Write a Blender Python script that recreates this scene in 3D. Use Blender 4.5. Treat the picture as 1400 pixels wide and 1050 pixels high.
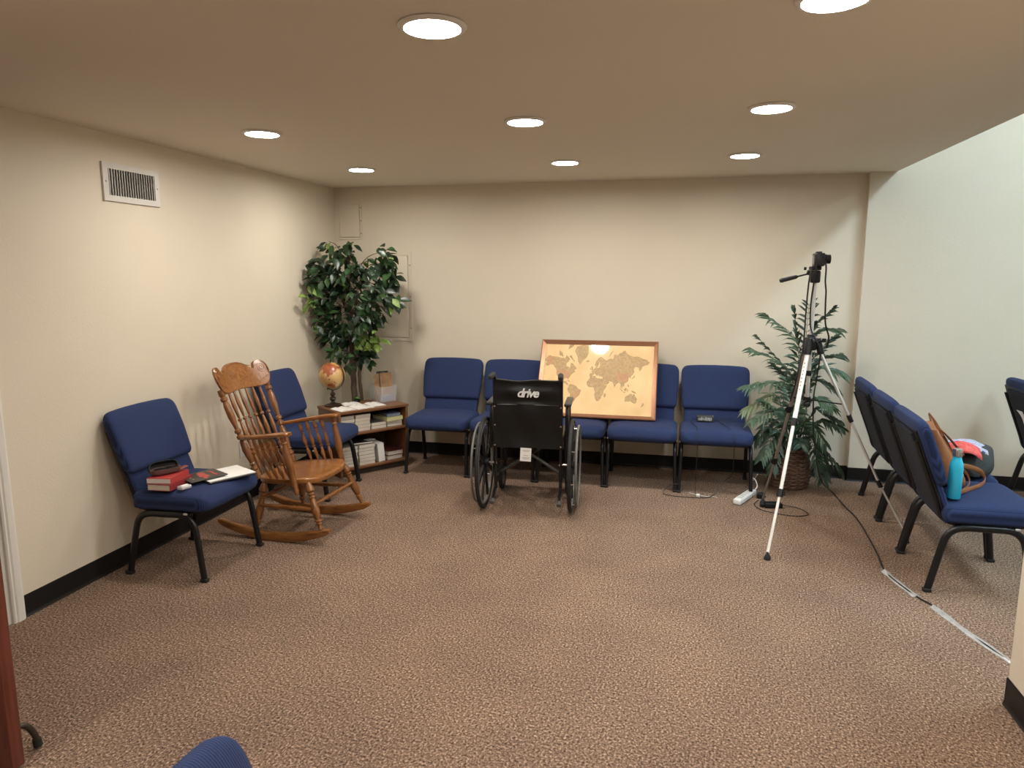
import bpy, bmesh, math, random
from math import sin, cos, pi, radians, sqrt, atan2
from mathutils import Vector, Matrix, Euler
from mathutils.geometry import tessellate_polygon

for o in list(bpy.data.objects):
    bpy.data.objects.remove(o)
scene = bpy.context.scene
col = scene.collection

# ------------------------------------------------------------------ camera
# room frame: left wall x=0, back wall y=0, floor z=0 ; fitted from the wall lines of the photograph
CAM = Vector((2.833, -5.614, 1.55)); F_PX = 962.7
PITCH, YAW, ROLL = radians(9.02), radians(12.98), radians(0.07)
cd = bpy.data.cameras.new('camera'); cam = bpy.data.objects.new('camera', cd); col.objects.link(cam)
cam.location = CAM; cd.sensor_width = 36.0; cd.lens = 36.0 * F_PX / 1400.0
cd.clip_start = 0.02; cd.clip_end = 100
cam.rotation_euler = (radians(90) - PITCH, 0, YAW)
scene.camera = cam
# ------------------------------------------------------------------ world, exposure
w = bpy.data.worlds.new('world'); scene.world = w; w.use_nodes = True
w.node_tree.nodes['Background'].inputs[0].default_value = (0.02, 0.022, 0.025, 1)
w.node_tree.nodes['Background'].inputs[1].default_value = 1.0
vs = scene.view_settings
vs.view_transform = 'Standard'; vs.look = 'None'; vs.gamma = 1.0; vs.use_curve_mapping = False
vs.exposure = 0.0
LAMP = 195.0            # radiance of the downlight lenses
LAMP_COL = (1.0, 0.958, 0.885)
HALL_LAMP = 40.0        # radiance of the tall room's troffers
HALL_COL = (0.79, 1.03, 1.18)

# ------------------------------------------------------------------ pixel helpers (1400x1050 frame)
_f = Vector((-sin(YAW) * cos(PITCH), cos(YAW) * cos(PITCH), -sin(PITCH)))
_r = Vector((cos(YAW), sin(YAW), 0)); _u = _r.cross(_f)
def ray(px, py): return _r * ((px - 700) / F_PX) + _u * ((525 - py) / F_PX) + _f
def atY(px, py, y): d = ray(px, py); return CAM + d * ((y - CAM.y) / d.y)
def atZ(px, py, z=0): d = ray(px, py); return CAM + d * ((z - CAM.z) / d.z)

# ------------------------------------------------------------------ materials
MATS = {}
def mat(name, c1, c2=None, scale=40, rough=0.6, metal=0.0, bump=0.0, bscale=None, stretch=(1, 1, 1), coat=0.0,
        spec=0.5, alpha=None, trans=0.0, emit=None, estr=0, detail=4, contrast=None, sheen=0.0, coatr=0.05):
    if name in MATS: return MATS[name]
    m = bpy.data.materials.new(name); m.use_nodes = True
    nt = m.node_tree; b = nt.nodes['Principled BSDF']
    b.inputs['Base Color'].default_value = (*c1, 1)
    b.inputs['Roughness'].default_value = rough
    b.inputs['Metallic'].default_value = metal
    b.inputs['Specular IOR Level'].default_value = spec
    b.inputs['Coat Weight'].default_value = coat
    b.inputs['Coat Roughness'].default_value = coatr
    b.inputs['Transmission Weight'].default_value = trans
    b.inputs['Sheen Weight'].default_value = sheen
    if alpha is not None: b.inputs['Alpha'].default_value = alpha
    if emit: b.inputs['Emission Color'].default_value = (*emit, 1); b.inputs['Emission Strength'].default_value = estr
    if c2 or bump:
        tc = nt.nodes.new('ShaderNodeTexCoord'); mp = nt.nodes.new('ShaderNodeMapping')
        mp.inputs['Scale'].default_value = stretch
        nt.links.new(tc.outputs['Object'], mp.inputs['Vector'])
        if c2:
            n = nt.nodes.new('ShaderNodeTexNoise'); n.inputs['Scale'].default_value = scale; n.inputs['Detail'].default_value = detail
            nt.links.new(mp.outputs['Vector'], n.inputs['Vector'])
            r = nt.nodes.new('ShaderNodeValToRGB'); lo, hi = contrast or (0.3, 0.7)
            r.color_ramp.elements[0].position = lo; r.color_ramp.elements[1].position = hi
            r.color_ramp.elements[0].color = (*c1, 1); r.color_ramp.elements[1].color = (*c2, 1)
            nt.links.new(n.outputs['Fac'], r.inputs['Fac']); nt.links.new(r.outputs['Color'], b.inputs['Base Color'])
        if bump:
            n2 = nt.nodes.new('ShaderNodeTexNoise'); n2.inputs['Scale'].default_value = bscale or scale; n2.inputs['Detail'].default_value = 3
            nt.links.new(mp.outputs['Vector'], n2.inputs['Vector'])
            bp = nt.nodes.new('ShaderNodeBump'); bp.inputs['Strength'].default_value = bump; bp.inputs['Distance'].default_value = 0.004
            nt.links.new(n2.outputs['Fac'], bp.inputs['Height']); nt.links.new(bp.outputs['Normal'], b.inputs['Normal'])
    MATS[name] = m
    return m

WALL = mat('wall_paint', (0.69, 0.615, 0.49), (0.71, 0.63, 0.505), scale=3, rough=0.62, bump=0.22, bscale=90)
CEIL = mat('ceiling_paint', (0.73, 0.675, 0.56), (0.75, 0.69, 0.575), scale=2, rough=0.8, bump=0.1, bscale=60)
BASEB = mat('black_rubber_base', (0.009, 0.008, 0.008), spec=0.3, rough=0.5, bump=0.05, bscale=40)
TRIMW = mat('white_trim_paint', (0.74, 0.71, 0.65), rough=0.4)
DOORW = mat('mahogany_door', (0.10, 0.022, 0.014), (0.17, 0.04, 0.022), scale=6, rough=0.35, stretch=(14, 14, 1), coat=0.3)
NAVY = None
BLACKM = mat('black_steel', (0.009, 0.009, 0.010), rough=0.33, metal=0.0, spec=0.4)
BLACKP = mat('black_plastic', (0.008, 0.008, 0.009), rough=0.45, spec=0.35)
BLACKR = mat('black_rubber', (0.012, 0.012, 0.012), rough=0.7)
CHROME = mat('chrome', (0.75, 0.75, 0.76), rough=0.18, metal=1.0)
ALU = mat('brushed_aluminium', (0.72, 0.70, 0.67), rough=0.38, metal=0.6)
ALUD = mat('bronze_aluminium', (0.30, 0.27, 0.24), rough=0.4, metal=0.6)
OAK = mat('honey_oak', (0.34, 0.135, 0.034), (0.17, 0.060, 0.014), scale=7, rough=0.28, stretch=(1.2, 9, 9), coat=0.35, detail=6, coatr=0.15)
OAKV = mat('honey_oak_upright', (0.30, 0.12, 0.036), (0.15, 0.054, 0.015), scale=7, rough=0.3, stretch=(9, 9, 1.2), coat=0.3, detail=6, coatr=0.15)
CASEW = mat('walnut_laminate', (0.22, 0.10, 0.042), (0.145, 0.06, 0.024), scale=5, rough=0.4, stretch=(1, 10, 10), detail=5)
PAPER = mat('white_paper', (0.80, 0.78, 0.74), rough=0.8)
PAGES = mat('cream_pages', (0.70, 0.64, 0.55), (0.60, 0.54, 0.45), scale=30, rough=0.85, stretch=(1, 1, 40))
WHITEP = mat('white_plastic', (0.76, 0.75, 0.72), rough=0.35)

def carpet_mat():
    m = bpy.data.materials.new('brown_loop_carpet'); m.use_nodes = True; nt = m.node_tree; b = nt.nodes['Principled BSDF']
    N = nt.nodes.new; L = nt.links.new
    tc = N('ShaderNodeTexCoord')
    mp = N('ShaderNodeMapping'); mp.inputs['Scale'].default_value = (1.0, 0.85, 1.0); mp.inputs['Rotation'].default_value = (0, 0, radians(8)); L(tc.outputs['Object'], mp.inputs['Vector'])
    n1 = N('ShaderNodeTexNoise'); n1.inputs['Scale'].default_value = 125; n1.inputs['Detail'].default_value = 3; n1.inputs['Roughness'].default_value = 0.65; L(mp.outputs[0], n1.inputs['Vector'])
    r1 = N('ShaderNodeValToRGB')
    for p, c in ((0.35, (0.040, 0.023, 0.016)), (0.46, (0.190, 0.124, 0.086)), (0.55, (0.245, 0.163, 0.116)), (0.66, (0.56, 0.41, 0.31))):
        e = r1.color_ramp.elements.new(p); e.color = (*c, 1)
    r1.color_ramp.elements.remove(r1.color_ramp.elements[0]); r1.color_ramp.elements.remove(r1.color_ramp.elements[-1])
    L(n1.outputs['Fac'], r1.inputs['Fac'])
    n2 = N('ShaderNodeTexNoise'); n2.inputs['Scale'].default_value = 2.6; n2.inputs['Detail'].default_value = 5; L(tc.outputs['Object'], n2.inputs['Vector'])
    r2 = N('ShaderNodeValToRGB'); r2.color_ramp.elements[0].position = 0.3; r2.color_ramp.elements[1].position = 0.7
    r2.color_ramp.elements[0].color = (0.86, 0.84, 0.84, 1); r2.color_ramp.elements[1].color = (1.08, 1.06, 1.03, 1)
    L(n2.outputs['Fac'], r2.inputs['Fac'])
    mx = N('ShaderNodeMix'); mx.data_type = 'RGBA'; mx.blend_type = 'MULTIPLY'; mx.inputs['Factor'].default_value = 1
    L(r1.outputs[0], mx.inputs['A']); L(r2.outputs[0], mx.inputs['B'])
    L(mx.outputs['Result'], b.inputs['Base Color'])
    b.inputs['Roughness'].default_value = 0.95; b.inputs['Specular IOR Level'].default_value = 0.15
    bp = N('ShaderNodeBump'); bp.inputs['Strength'].default_value = 0.7; bp.inputs['Distance'].default_value = 0.006
    L(n1.outputs['Fac'], bp.inputs['Height']); L(bp.outputs[0], b.inputs['Normal'])
    return m
CARPET = carpet_mat()

def fabric(name, c1, c2, ang=35.0):
    m = bpy.data.materials.new(name); m.use_nodes = True; nt = m.node_tree; b = nt.nodes['Principled BSDF']
    N = nt.nodes.new; L = nt.links.new
    tc = N('ShaderNodeTexCoord'); mp = N('ShaderNodeMapping'); L(tc.outputs['Object'], mp.inputs['Vector'])
    wv = N('ShaderNodeTexWave'); wv.wave_type = 'BANDS'; wv.bands_direction = 'X'
    wv.inputs['Scale'].default_value = 62; wv.inputs['Distortion'].default_value = 0.4; L(mp.outputs[0], wv.inputs['Vector'])
    n = N('ShaderNodeTexNoise'); n.inputs['Scale'].default_value = 420; n.inputs['Detail'].default_value = 2; L(mp.outputs[0], n.inputs['Vector'])
    ad = N('ShaderNodeMath'); ad.operation = 'MULTIPLY_ADD'; ad.inputs[1].default_value = 0.6; L(wv.outputs['Fac'], ad.inputs[0])
    ml = N('ShaderNodeMath'); ml.operation = 'MULTIPLY'; ml.inputs[1].default_value = 0.4; L(n.outputs['Fac'], ml.inputs[0]); L(ml.outputs[0], ad.inputs[2])
    r = N('ShaderNodeValToRGB'); r.color_ramp.elements[0].position = 0.15; r.color_ramp.elements[1].position = 0.85
    r.color_ramp.elements[0].color = (*c1, 1); r.color_ramp.elements[1].color = (*c2, 1)
    L(ad.outputs[0], r.inputs['Fac']); L(r.outputs[0], b.inputs['Base Color'])
    b.inputs['Roughness'].default_value = 0.85; b.inputs['Specular IOR Level'].default_value = 0.2
    b.inputs['Sheen Weight'].default_value = 0.03
    bp = N('ShaderNodeBump'); bp.inputs['Strength'].default_value = 0.35; bp.inputs['Distance'].default_value = 0.002
    L(ad.outputs[0], bp.inputs['Height']); L(bp.outputs[0], b.inputs['Normal'])
    return m
NAVY = fabric('navy_ribbed_fabric', (0.010, 0.017, 0.053), (0.031, 0.051, 0.140))
NAVYD = fabric('dark_navy_back_cloth', (0.006, 0.007, 0.014), (0.016, 0.018, 0.030))

# ------------------------------------------------------------------ mesh builder
def spline(pts, k=6, closed=False):
    P = [Vector(p) for p in pts]; n = len(P); out = []
    rng = range(n) if closed else range(n - 1)
    for i in rng:
        if closed: a, b, c, d = P[(i - 1) % n], P[i], P[(i + 1) % n], P[(i + 2) % n]
        else: a, b, c, d = P[max(i - 1, 0)], P[i], P[i + 1], P[min(i + 2, n - 1)]
        for j in range(k):
            t = j / k
            out.append(0.5 * ((2 * b) + (c - a) * t + (2 * a - 5 * b + 4 * c - d) * t * t + (3 * b - a - 3 * c + d) * t ** 3))
    if not closed: out.append(P[-1].copy())
    return out

class MB:
    def __init__(s): s.v = []; s.f = []
    def add(s, vs_, fs):
        o = len(s.v); s.v += [Vector(p) for p in vs_]; s.f += [[i + o for i in f] for f in fs]; return s
    def loft(s, rings, cap=True, closed=False):
        n = len(rings[0]); m = len(rings); vv = [p for r in rings for p in r]; ff = []
        for i in range(m if closed else m - 1):
            for j in range(n):
                a = i * n + j; b = i * n + (j + 1) % n; i2 = (i + 1) % m
                ff.append([a, b, i2 * n + (j + 1) % n, i2 * n + j])
        if cap and not closed:
            ff.append(list(range(n))[::-1]); ff.append([(m - 1) * n + j for j in range(n)])
        return s.add(vv, ff)
    def tube(s, pts, r, n=8, closed=False, ra=None, rb=None, ref=None, cap=True):
        P = [Vector(p) for p in pts]; m = len(P); rings = []; prev = None
        for i, p in enumerate(P):
            a = P[(i - 1) % m] if (closed or i > 0) else p; b = P[(i + 1) % m] if (closed or i < m - 1) else p
            t = (b - a)
            if t.length < 1e-9: t = Vector((0, 0, 1))
            t.normalize()
            if ref is not None: x = Vector(ref) - t * t.dot(Vector(ref))
            elif prev is None:
                h = Vector((0, 0, 1)) if abs(t.z) < 0.9 else Vector((1, 0, 0)); x = h - t * t.dot(h)
            else: x = prev - t * t.dot(prev)
            if x.length < 1e-6: x = t.orthogonal()
            x.normalize(); prev = x; y = t.cross(x)
            rr = r[i] if isinstance(r, (list, tuple)) else r
            A = ra if ra is not None else rr; B = rb if rb is not None else rr
            rings.append([p + x * (A * cos(2 * pi * k / n)) + y * (B * sin(2 * pi * k / n)) for k in range(n)])
        return s.loft(rings, cap, closed)
    def cyl(s, p0, p1, r0, r1=None, n=16):
        return s.tube([p0, p1], [r0, r0 if r1 is None else r1], n)
    def turned(s, p0, p1, prof, n=10):
        p0 = Vector(p0); p1 = Vector(p1)
        return s.tube([p0.lerp(p1, t) for t, _ in prof], [r for _, r in prof], n)
    def lathe(s, prof, n=24, o=(0, 0, 0), M=None):
        o = Vector(o); rings = []
        for r, z in prof:
            rings.append([o + (M @ Vector((r * cos(2 * pi * k / n), r * sin(2 * pi * k / n), z)) if M else Vector((r * cos(2 * pi * k / n), r * sin(2 * pi * k / n), z))) for k in range(n)])
        return s.loft(rings)
    def box(s, c, d, M=None):
        c = Vector(c); x, y, z = d[0] / 2, d[1] / 2, d[2] / 2
        P = [Vector((a * x, b * y, e * z)) for e in (-1, 1) for a, b in ((-1, -1), (1, -1), (1, 1), (-1, 1))]
        if M: P = [M @ p for p in P]
        return s.add([c + p for p in P], [[3, 2, 1, 0], [4, 5, 6, 7], [0, 1, 5, 4], [1, 2, 6, 5], [2, 3, 7, 6], [3, 0, 4, 7]])
    def bx(s, a, b):
        return s.box([(a[i] + b[i]) / 2 for i in range(3)], [abs(b[i] - a[i]) for i in range(3)])
    def rbox(s, c, d, r=0.004, M=None, k=3, rv=None):
        c = Vector(c); x, y, z = d[0] / 2, d[1] / 2, d[2] / 2; rv = min(r if rv is None else rv, x * .99, y * .99); r = min(r, z * .99, x * .99, y * .99)
        def ring(ins, zz):
            out = []; q = max(rv - ins, 0.0002)
            for sx, sy, a0 in ((1, 1, 0), (-1, 1, 90), (-1, -1, 180), (1, -1, 270)):
                for i in range(k + 1):
                    a = radians(a0 + 90 * i / k)
                    out.append(Vector((sx * (x - rv) + q * cos(a), sy * (y - rv) + q * sin(a), zz)))
            return out
        rings = []
        for i in range(k + 1):
            a = pi / 2 * i / k; rings.append(ring(r * (1 - sin(a)), -z + r * (1 - cos(a))))
        for i in range(k + 1):
            a = pi / 2 * i / k; rings.append(ring(r * (1 - cos(a)), z - r * (1 - sin(a))))
        return s.loft([[c + (M @ p if M else p) for p in rg] for rg in rings])
    def prism(s, outline, h0, h1, fn):
        """outline 2D list; fn(u,v,h)->Vector; non convex ok"""
        n = len(outline); tris = tessellate_polygon([[Vector((u, v, 0)) for u, v in outline]])
        vv = [fn(u, v, h0) for u, v in outline] + [fn(u, v, h1) for u, v in outline]
        ff = [list(t) for t in tris] + [[i + n for i in t][::-1] for t in tris]
        ff += [[i, (i + 1) % n, (i + 1) % n + n, i + n] for i in range(n)]
        return s.add(vv, ff)
    def torus(s, c, R, r, axis='X', n=40, k=8, rb=None):
        c = Vector(c); P = []
        for i in range(n):
            a = 2 * pi * i / n
            P.append(c + (Vector((0, R * cos(a), R * sin(a))) if axis == 'X' else Vector((R * cos(a), 0, R * sin(a))) if axis == 'Y' else Vector((R * cos(a), R * sin(a), 0))))
        ref = {'X': (1, 0, 0), 'Y': (0, 1, 0), 'Z': (0, 0, 1)}[axis]
        return s.tube(P, r, k, closed=True, ref=ref, ra=rb if rb else r, rb=r)
    def mesh(s, name, m, smooth=40):
        me = bpy.data.meshes.new(name); me.from_pydata([tuple(p) for p in s.v], [], s.f); me.update()
        bm = bmesh.new(); bm.from_mesh(me); bmesh.ops.recalc_face_normals(bm, faces=bm.faces); bm.to_mesh(me); bm.free()
        if smooth:
            me.polygons.foreach_set('use_smooth', [True] * len(me.polygons)); me.set_sharp_from_angle(angle=radians(smooth))
        if m: me.materials.append(m)
        return me
    def build(s, name, m, parent=None, smooth=40, loc=None, rz=None):
        o = bpy.data.objects.new(name, s.mesh(name, m, smooth)); col.objects.link(o)
        if parent: o.parent = parent
        if loc is not None: o.location = loc
        if rz is not None: o.rotation_euler = (0, 0, rz)
        return o

def tag(o, label, cat, group=None, kind=None):
    if label: o['label'] = label
    if cat: o['category'] = cat
    if group: o['group'] = group
    if kind: o['kind'] = kind
    return o
def thing(name, label, cat, loc=(0, 0, 0), rz=0.0, group=None):
    o = bpy.data.objects.new(name, None); col.objects.link(o); o.empty_display_size = 0.1
    o.location = loc; o.rotation_euler = (0, 0, rz)
    return tag(o, label, cat, group)
def struct(o): o['kind'] = 'structure'; return o
def part(name, me, parent, loc=None, rot=None):
    o = bpy.data.objects.new(name, me); col.objects.link(o); o.parent = parent
    if loc is not None: o.location = loc
    if rot is not None: o.rotation_euler = rot
    return o
def children(o): return [c for c in col.objects if c.parent == o]
def copy_thing(root, label, loc, rz, group=None):
    r = root.copy(); col.objects.link(r); r.location = loc; r.rotation_euler = (0, 0, rz); r['label'] = label
    if group: r['group'] = group
    for ch in children(root):
        c = ch.copy(); col.objects.link(c); c.parent = r
        for g in children(ch):
            d = g.copy(); col.objects.link(d); d.parent = c
    return r
def sring(hw, hh, e=0.45, n=28):
    out = []
    for k in range(n):
        a = 2 * pi * k / n; c, s_ = cos(a), sin(a)
        out.append((hw * math.copysign(abs(c) ** e, c), hh * math.copysign(abs(s_) ** e, s_)))
    return out
def text_mesh(body, size, m, shear=0.0, extrude=0.0006, bold=0.0, spacing=1.0):
    c = bpy.data.curves.new('lettering', 'FONT'); c.body = body; c.size = size; c.shear = shear; c.extrude = extrude
    c.align_x = 'CENTER'; c.align_y = 'CENTER'; c.offset = bold; c.space_character = spacing; c.resolution_u = 3
    o = bpy.data.objects.new('lettering_tmp', c); col.objects.link(o)
    bpy.context.view_layer.update()
    me = bpy.data.meshes.new_from_object(o.evaluated_get(bpy.context.evaluated_depsgraph_get()))
    bpy.data.objects.remove(o); me.materials.clear(); me.materials.append(m); me.name = 'lettering'
    return me

# ================================================================== THE SETTING
CH = 2.247; HH = 4.3; XE = 4.315; YP = -0.05; YR = -7.4
struct(MB().bx((-1.4, 0.3, -0.1), (9.6, -9.3, 0)).build('floor', CARPET, smooth=0))
struct(MB().bx((-0.15, 0.15, CH), (XE - 0.001, YR - 0.1, CH + 0.12)).build('ceiling', CEIL, smooth=0))
lw = MB()
lw.bx((-0.15, 0.15, 0), (0, -3.255, CH)); lw.bx((-0.15, -4.115, 0), (0, YR, CH)); lw.bx((-0.15, -3.255, 2.05), (0, -4.115, CH))
struct(lw.build('wall_left', WALL, smooth=0))
struct(MB().bx((0, 0, 0), (4.141, 0.15, CH)).build('wall_back', WALL, smooth=0))
rw = MB(); rw.bx((4.141, YP, 0), (9.6, 0.15, HH)); struct(rw.build('wall_far', WALL, smooth=0))
nw = MB(); nw.bx((4.055, -2.925, 0), (XE, -9.2, HH)); nw.bx((4.055, YP, CH + 0.001), (XE, -2.925, HH))
struct(nw.build('wall_right', WALL, smooth=0))
struct(MB().bx((-0.15, YR, 0), (4.055, YR - 0.12, CH)).build('wall_rear', WALL, smooth=0))
hs = MB(); hs.bx((9.5, YP, 0), (9.6, -9.2, HH)); struct(hs.build('wall_side', WALL, smooth=0))
struct(MB().bx((4.055, -9.2, 0), (9.6, -9.3, HH)).build('wall_front', WALL, smooth=0))
struct(MB().bx((4.055, 0.15, HH), (9.6, -9.3, HH + 0.1)).build('ceiling_tall_room', CEIL, smooth=0))
hl = MB(); hl.bx((-1.4, -2.6, 0), (-1.3, -4.9, CH)); hl.bx((-1.4, -2.6, 0), (-0.15, -2.5, CH)); hl.bx((-1.4, -4.9, 0), (-0.15, -5.0, CH)); hl.bx((-1.4, -2.5, CH), (-0.15, -5.0, CH + .1))
struct(hl.build('wall_hallway', WALL, smooth=0))
# baseboards: 10 cm black rubber cove
def baseb(name, a, b, nrm):
    a = Vector((*a, 0)); b = Vector((*b, 0)); n = Vector((*nrm, 0)); m = MB()
    prof = [(0, 0), (0.013, 0), (0.008, 0.006), (0.005, 0.014), (0.004, 0.096), (0.0025, 0.1015), (0, 0.1015)]
    m.loft([[p + n * (d + 0.0003) + Vector((0, 0, z + .0003)) for d, z in prof] for p in (a, b)])
    return struct(m.build(name, BASEB, smooth=0))
baseb('baseboard_left', (0, -0.001), (0, -3.196), (1, 0))
baseb('baseboard_left_near', (0, -4.18), (0, YR), (1, 0))
baseb('baseboard_back', (0.014, 0), (4.139, 0), (0, -1))
baseb('baseboard_far', (4.136, YP), (9.48, YP), (0, -1))
baseb('baseboard_corner', (4.141, -0.001), (4.141, YP - 0.005), (-1, 0))
baseb('baseboard_right', (4.055, -2.925), (4.055, YR), (-1, 0))
baseb('baseboard_end', (4.05, -2.925), (XE, -2.925), (0, 1))
# white door casing and jamb in the left wall
def casing(name, y0, sgn):
    m = MB(); prof = [(0, 0), (0.0, 0.012), (0.006, 0.017), (0.016, 0.014), (0.022, 0.019), (0.046, 0.021), (0.052, 0.016), (0.059, 0.014), (0.059, 0)]
    m.loft([[Vector((d, y0 + sgn * q, z)) for q, d in prof] for z in (0.0005, 2.06)])
    return struct(m.build(name, TRIMW, smooth=0))
casing('trim_1', -3.255, 1); casing('trim_2', -4.115, -1)
m = MB(); m.bx((0, -3.196, 2.06), (0.02, -4.174, 2.12)); struct(m.build('trim_3', TRIMW, smooth=0))
m = MB(); m.bx((-0.15, -3.2551, 0.0005), (-0.001, -3.27, 2.049)); m.bx((-0.15, -4.1149, 0.0005), (-0.001, -4.10, 2.049)); struct(m.build('trim_4', TRIMW, smooth=0))

# open mahogany door standing into the room, latch edge toward the middle of the room
dr = thing('door_1', None, None, (0.022, -4.03, 0.012), radians(1.0)); dr['kind'] = 'structure'
MB().rbox((0.426, 0, 1.015), (0.852, 0.044, 2.03), 0.002).build('leaf', DOORW, dr)
h = MB(); h.tube(spline([(0.80, 0.024, 0.09), (0.805, 0.05, 0.098), (0.812, 0.075, 0.085), (0.818, 0.092, 0.05), (0.82, 0.098, 0.022)], 5), 0.010, 10)
h.rbox((0.80, 0.024, 0.10), (0.035, 0.006, 0.08), 0.002)
ds = h.build('door_holder', mat('aged_bronze', (0.075, 0.06, 0.045), rough=0.45, metal=0.7), dr)
MB().cyl((0.82, 0.098, 0.026), (0.822, 0.100, 0.0), 0.013, 0.014, 12).build('rubber_foot', BLACKR, ds)
kb = MB(); kb.cyl((0.79, -0.022, 0.98), (0.79, -0.07, 0.98), 0.011); kb.lathe([(0.0, -.03), (.018, -.028), (.027, -.012), (.027, .006), (.016, .02), (0, .022)], 16, (0.79, -0.085, 0.98), Matrix.Rotation(pi / 2, 3, 'X')); kb.build('knob', CHROME, dr)

# ------------------------------------------------------------------ recessed downlights
LENS = mat('downlight_lens', (0.9, 0.9, 0.9), rough=0.5, emit=LAMP_COL, estr=LAMP)
RING = mat('downlight_trim', (0.80, 0.78, 0.74), rough=0.5)
def downlight(x, y, label):
    t = thing('ceiling_light', label, 'ceiling light', (x, y, CH - 0.001), 0, 'recessed downlights')
    MB().lathe([(0.080, -0.001), (0.082, -0.010), (0.094, -0.008), (0.099, -0.003), (0.099, -0.0005)], 40).build('trim_ring', RING, t)
    MB().lathe([(0.0, -0.0068), (0.04, -0.0066), (0.081, -0.004)][::-1] + [], 40).build('lens', LENS, t)
for x, y, l in ((2.128, -3.57, 'round recessed ceiling light nearest the camera, left of the top edge centre'),
                (0.765, -2.275, 'round recessed ceiling light closest to the white wall vent'),
                (0.71, -0.99, 'round recessed ceiling light above the ficus tree'),
                (2.122, -2.255, 'round recessed ceiling light in the middle of the ceiling'),
                (2.116, -0.99, 'round recessed ceiling light above the framed map and wheelchair'),
                (3.205, -2.29, 'round recessed ceiling light right of centre, in front of the tripod'),
                (3.21, -1.02, 'round recessed ceiling light nearest the camera on its tripod'),
                (3.205, -3.54, 'round recessed ceiling light cut off by the top edge of the picture'),
                (2.12, -4.85, 'round recessed ceiling light straight above the photographer, outside the picture'),
                (3.205, -4.85, 'round recessed ceiling light above the near wall end, outside the picture'),
                (0.765, -4.85, 'round recessed ceiling light behind the brown door, outside the picture')):
    downlight(x, y, l)
# fluorescent troffers of the tall room beyond the opening
TROF = mat('troffer_diffuser', (0.9, 0.9, 0.9), rough=0.6, emit=HALL_COL, estr=HALL_LAMP)
for i, (x, y, l) in enumerate(((6.1, -1.7, 'fluorescent troffer in the tall room nearest the far wall'), (6.1, -4.6, 'fluorescent troffer in the middle of the tall room'), (8.2, -3.1, 'fluorescent troffer at the far side of the tall room'))):
    t = thing('fluorescent_troffer', l, 'ceiling light', (x, y, HH), 0, 'troffers of the tall room')
    m = MB()
    for sx in (-1, 1): m.box((sx * 0.315, 0, -0.03), (0.03, 1.26, 0.06))
    for sy in (-1, 1): m.box((0, sy * 0.615, -0.03), (0.60, 0.03, 0.06))
    m.build('housing', WHITEP, t); MB().box((0, 0, -0.04), (0.598, 1.198, 0.01)).build('diffuser', TROF, t, smooth=0)

# ------------------------------------------------------------------ wall fittings
vt = thing('air_vent', 'white metal air return vent with vertical slats high on the left wall', 'vent', (0, -2.315, 2.005))
VM = mat('vent_enamel', (0.66, 0.63, 0.58), rough=0.35, metal=0.1)
m = MB()
for a, b in (((-0.2, 0.066), (0.2, 0.096)), ((-0.2, -0.096), (0.2, -0.066)), ((-0.2, -0.066), (-0.165, 0.066)), ((0.165, -0.066), (0.2, 0.066))):
    m.bx((0.0005, a[0], a[1]), (0.012, b[0], b[1]))
m.build('frame', VM, vt, smooth=0)
MB().bx((0.0006, -0.165, -0.066), (0.002, 0.165, 0.066)).build('duct_backing', mat('vent_dark', (0.02, 0.018, 0.016), rough=0.8), vt, smooth=0)
sl = MB().box((0, 0, 0), (0.008, 0.0030, 0.131), Matrix.Rotation(radians(-12), 3, 'Z')).mesh('slat', VM, 0)
for i in range(19): part('slat', sl, vt, (0.0085, -0.157 + i * 0.01745, 0))
sc = MB().lathe([(0.0, 0.0135), (0.004, 0.013), (0.005, 0.0121)][::-1], 10, M=Matrix.Rotation(pi / 2, 3, 'Y')).mesh('screw', ALUD)
for y in (-0.183, 0.183): part('screw', sc, vt, (0, y, 0))
ot = thing('wall_outlet', 'white electrical outlet plate on the left wall behind the rocking chair', 'outlet', (0, -1.485, 0.365))
MB().rbox((0.003, 0, 0), (0.005, 0.072, 0.116), 0.002).build('cover_plate', WHITEP, ot)
for z in (-0.02, 0.02):
    s_ = MB().rbox((0.0065, 0, z), (0.003, 0.033, 0.028), 0.001, rv=0.008).build('socket', WHITEP, ot)
    k = MB(); k.box((0.0082, -0.006, z + .002), (0.001, 0.003, 0.008)); k.box((0.0082, 0.006, z + .002), (0.001, 0.003, 0.008)); k.build('slot', BLACKP, s_, smooth=0)
def panel(x0, x1, z0, z1, label, fw):
    t = thing('access_panel', label, 'panel', ((x0 + x1) / 2, 0, z0)); W = x1 - x0; H = z1 - z0; m = MB()
    for a, b in (((-W / 2 - fw, -fw), (W / 2 + fw, 0)), ((-W / 2 - fw, H), (W / 2 + fw, H + fw)), ((-W / 2 - fw, 0), (-W / 2, H)), ((W / 2, 0), (W / 2 + fw, H))):
        m.bx((a[0], -0.008, a[1]), (b[0], -0.0005, b[1]))
    m.build('frame', WALL, t, smooth=0)
    MB().rbox((0, -0.0075, H / 2), (W - 0.008, 0.013, H - 0.008), 0.002).build('panel_door', WALL, t)
    for q in (0.12, 0.5, 0.88):
        k = MB().lathe([(0.006, 0.0), (0.005, 0.003), (0, 0.0035)], 10, M=Matrix.Rotation(pi / 2, 3, 'X')).build('screw', ALUD, t, loc=(W / 2 + fw * .5, -0.008, H * q))
panel(0.345, 0.652, 1.002, 1.69, 'painted over breaker panel door on the back wall behind the ficus', 0.028)
panel(0.045, 0.232, 1.84, 2.115, 'small painted access panel near the ceiling in the back corner', 0.016)

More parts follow.
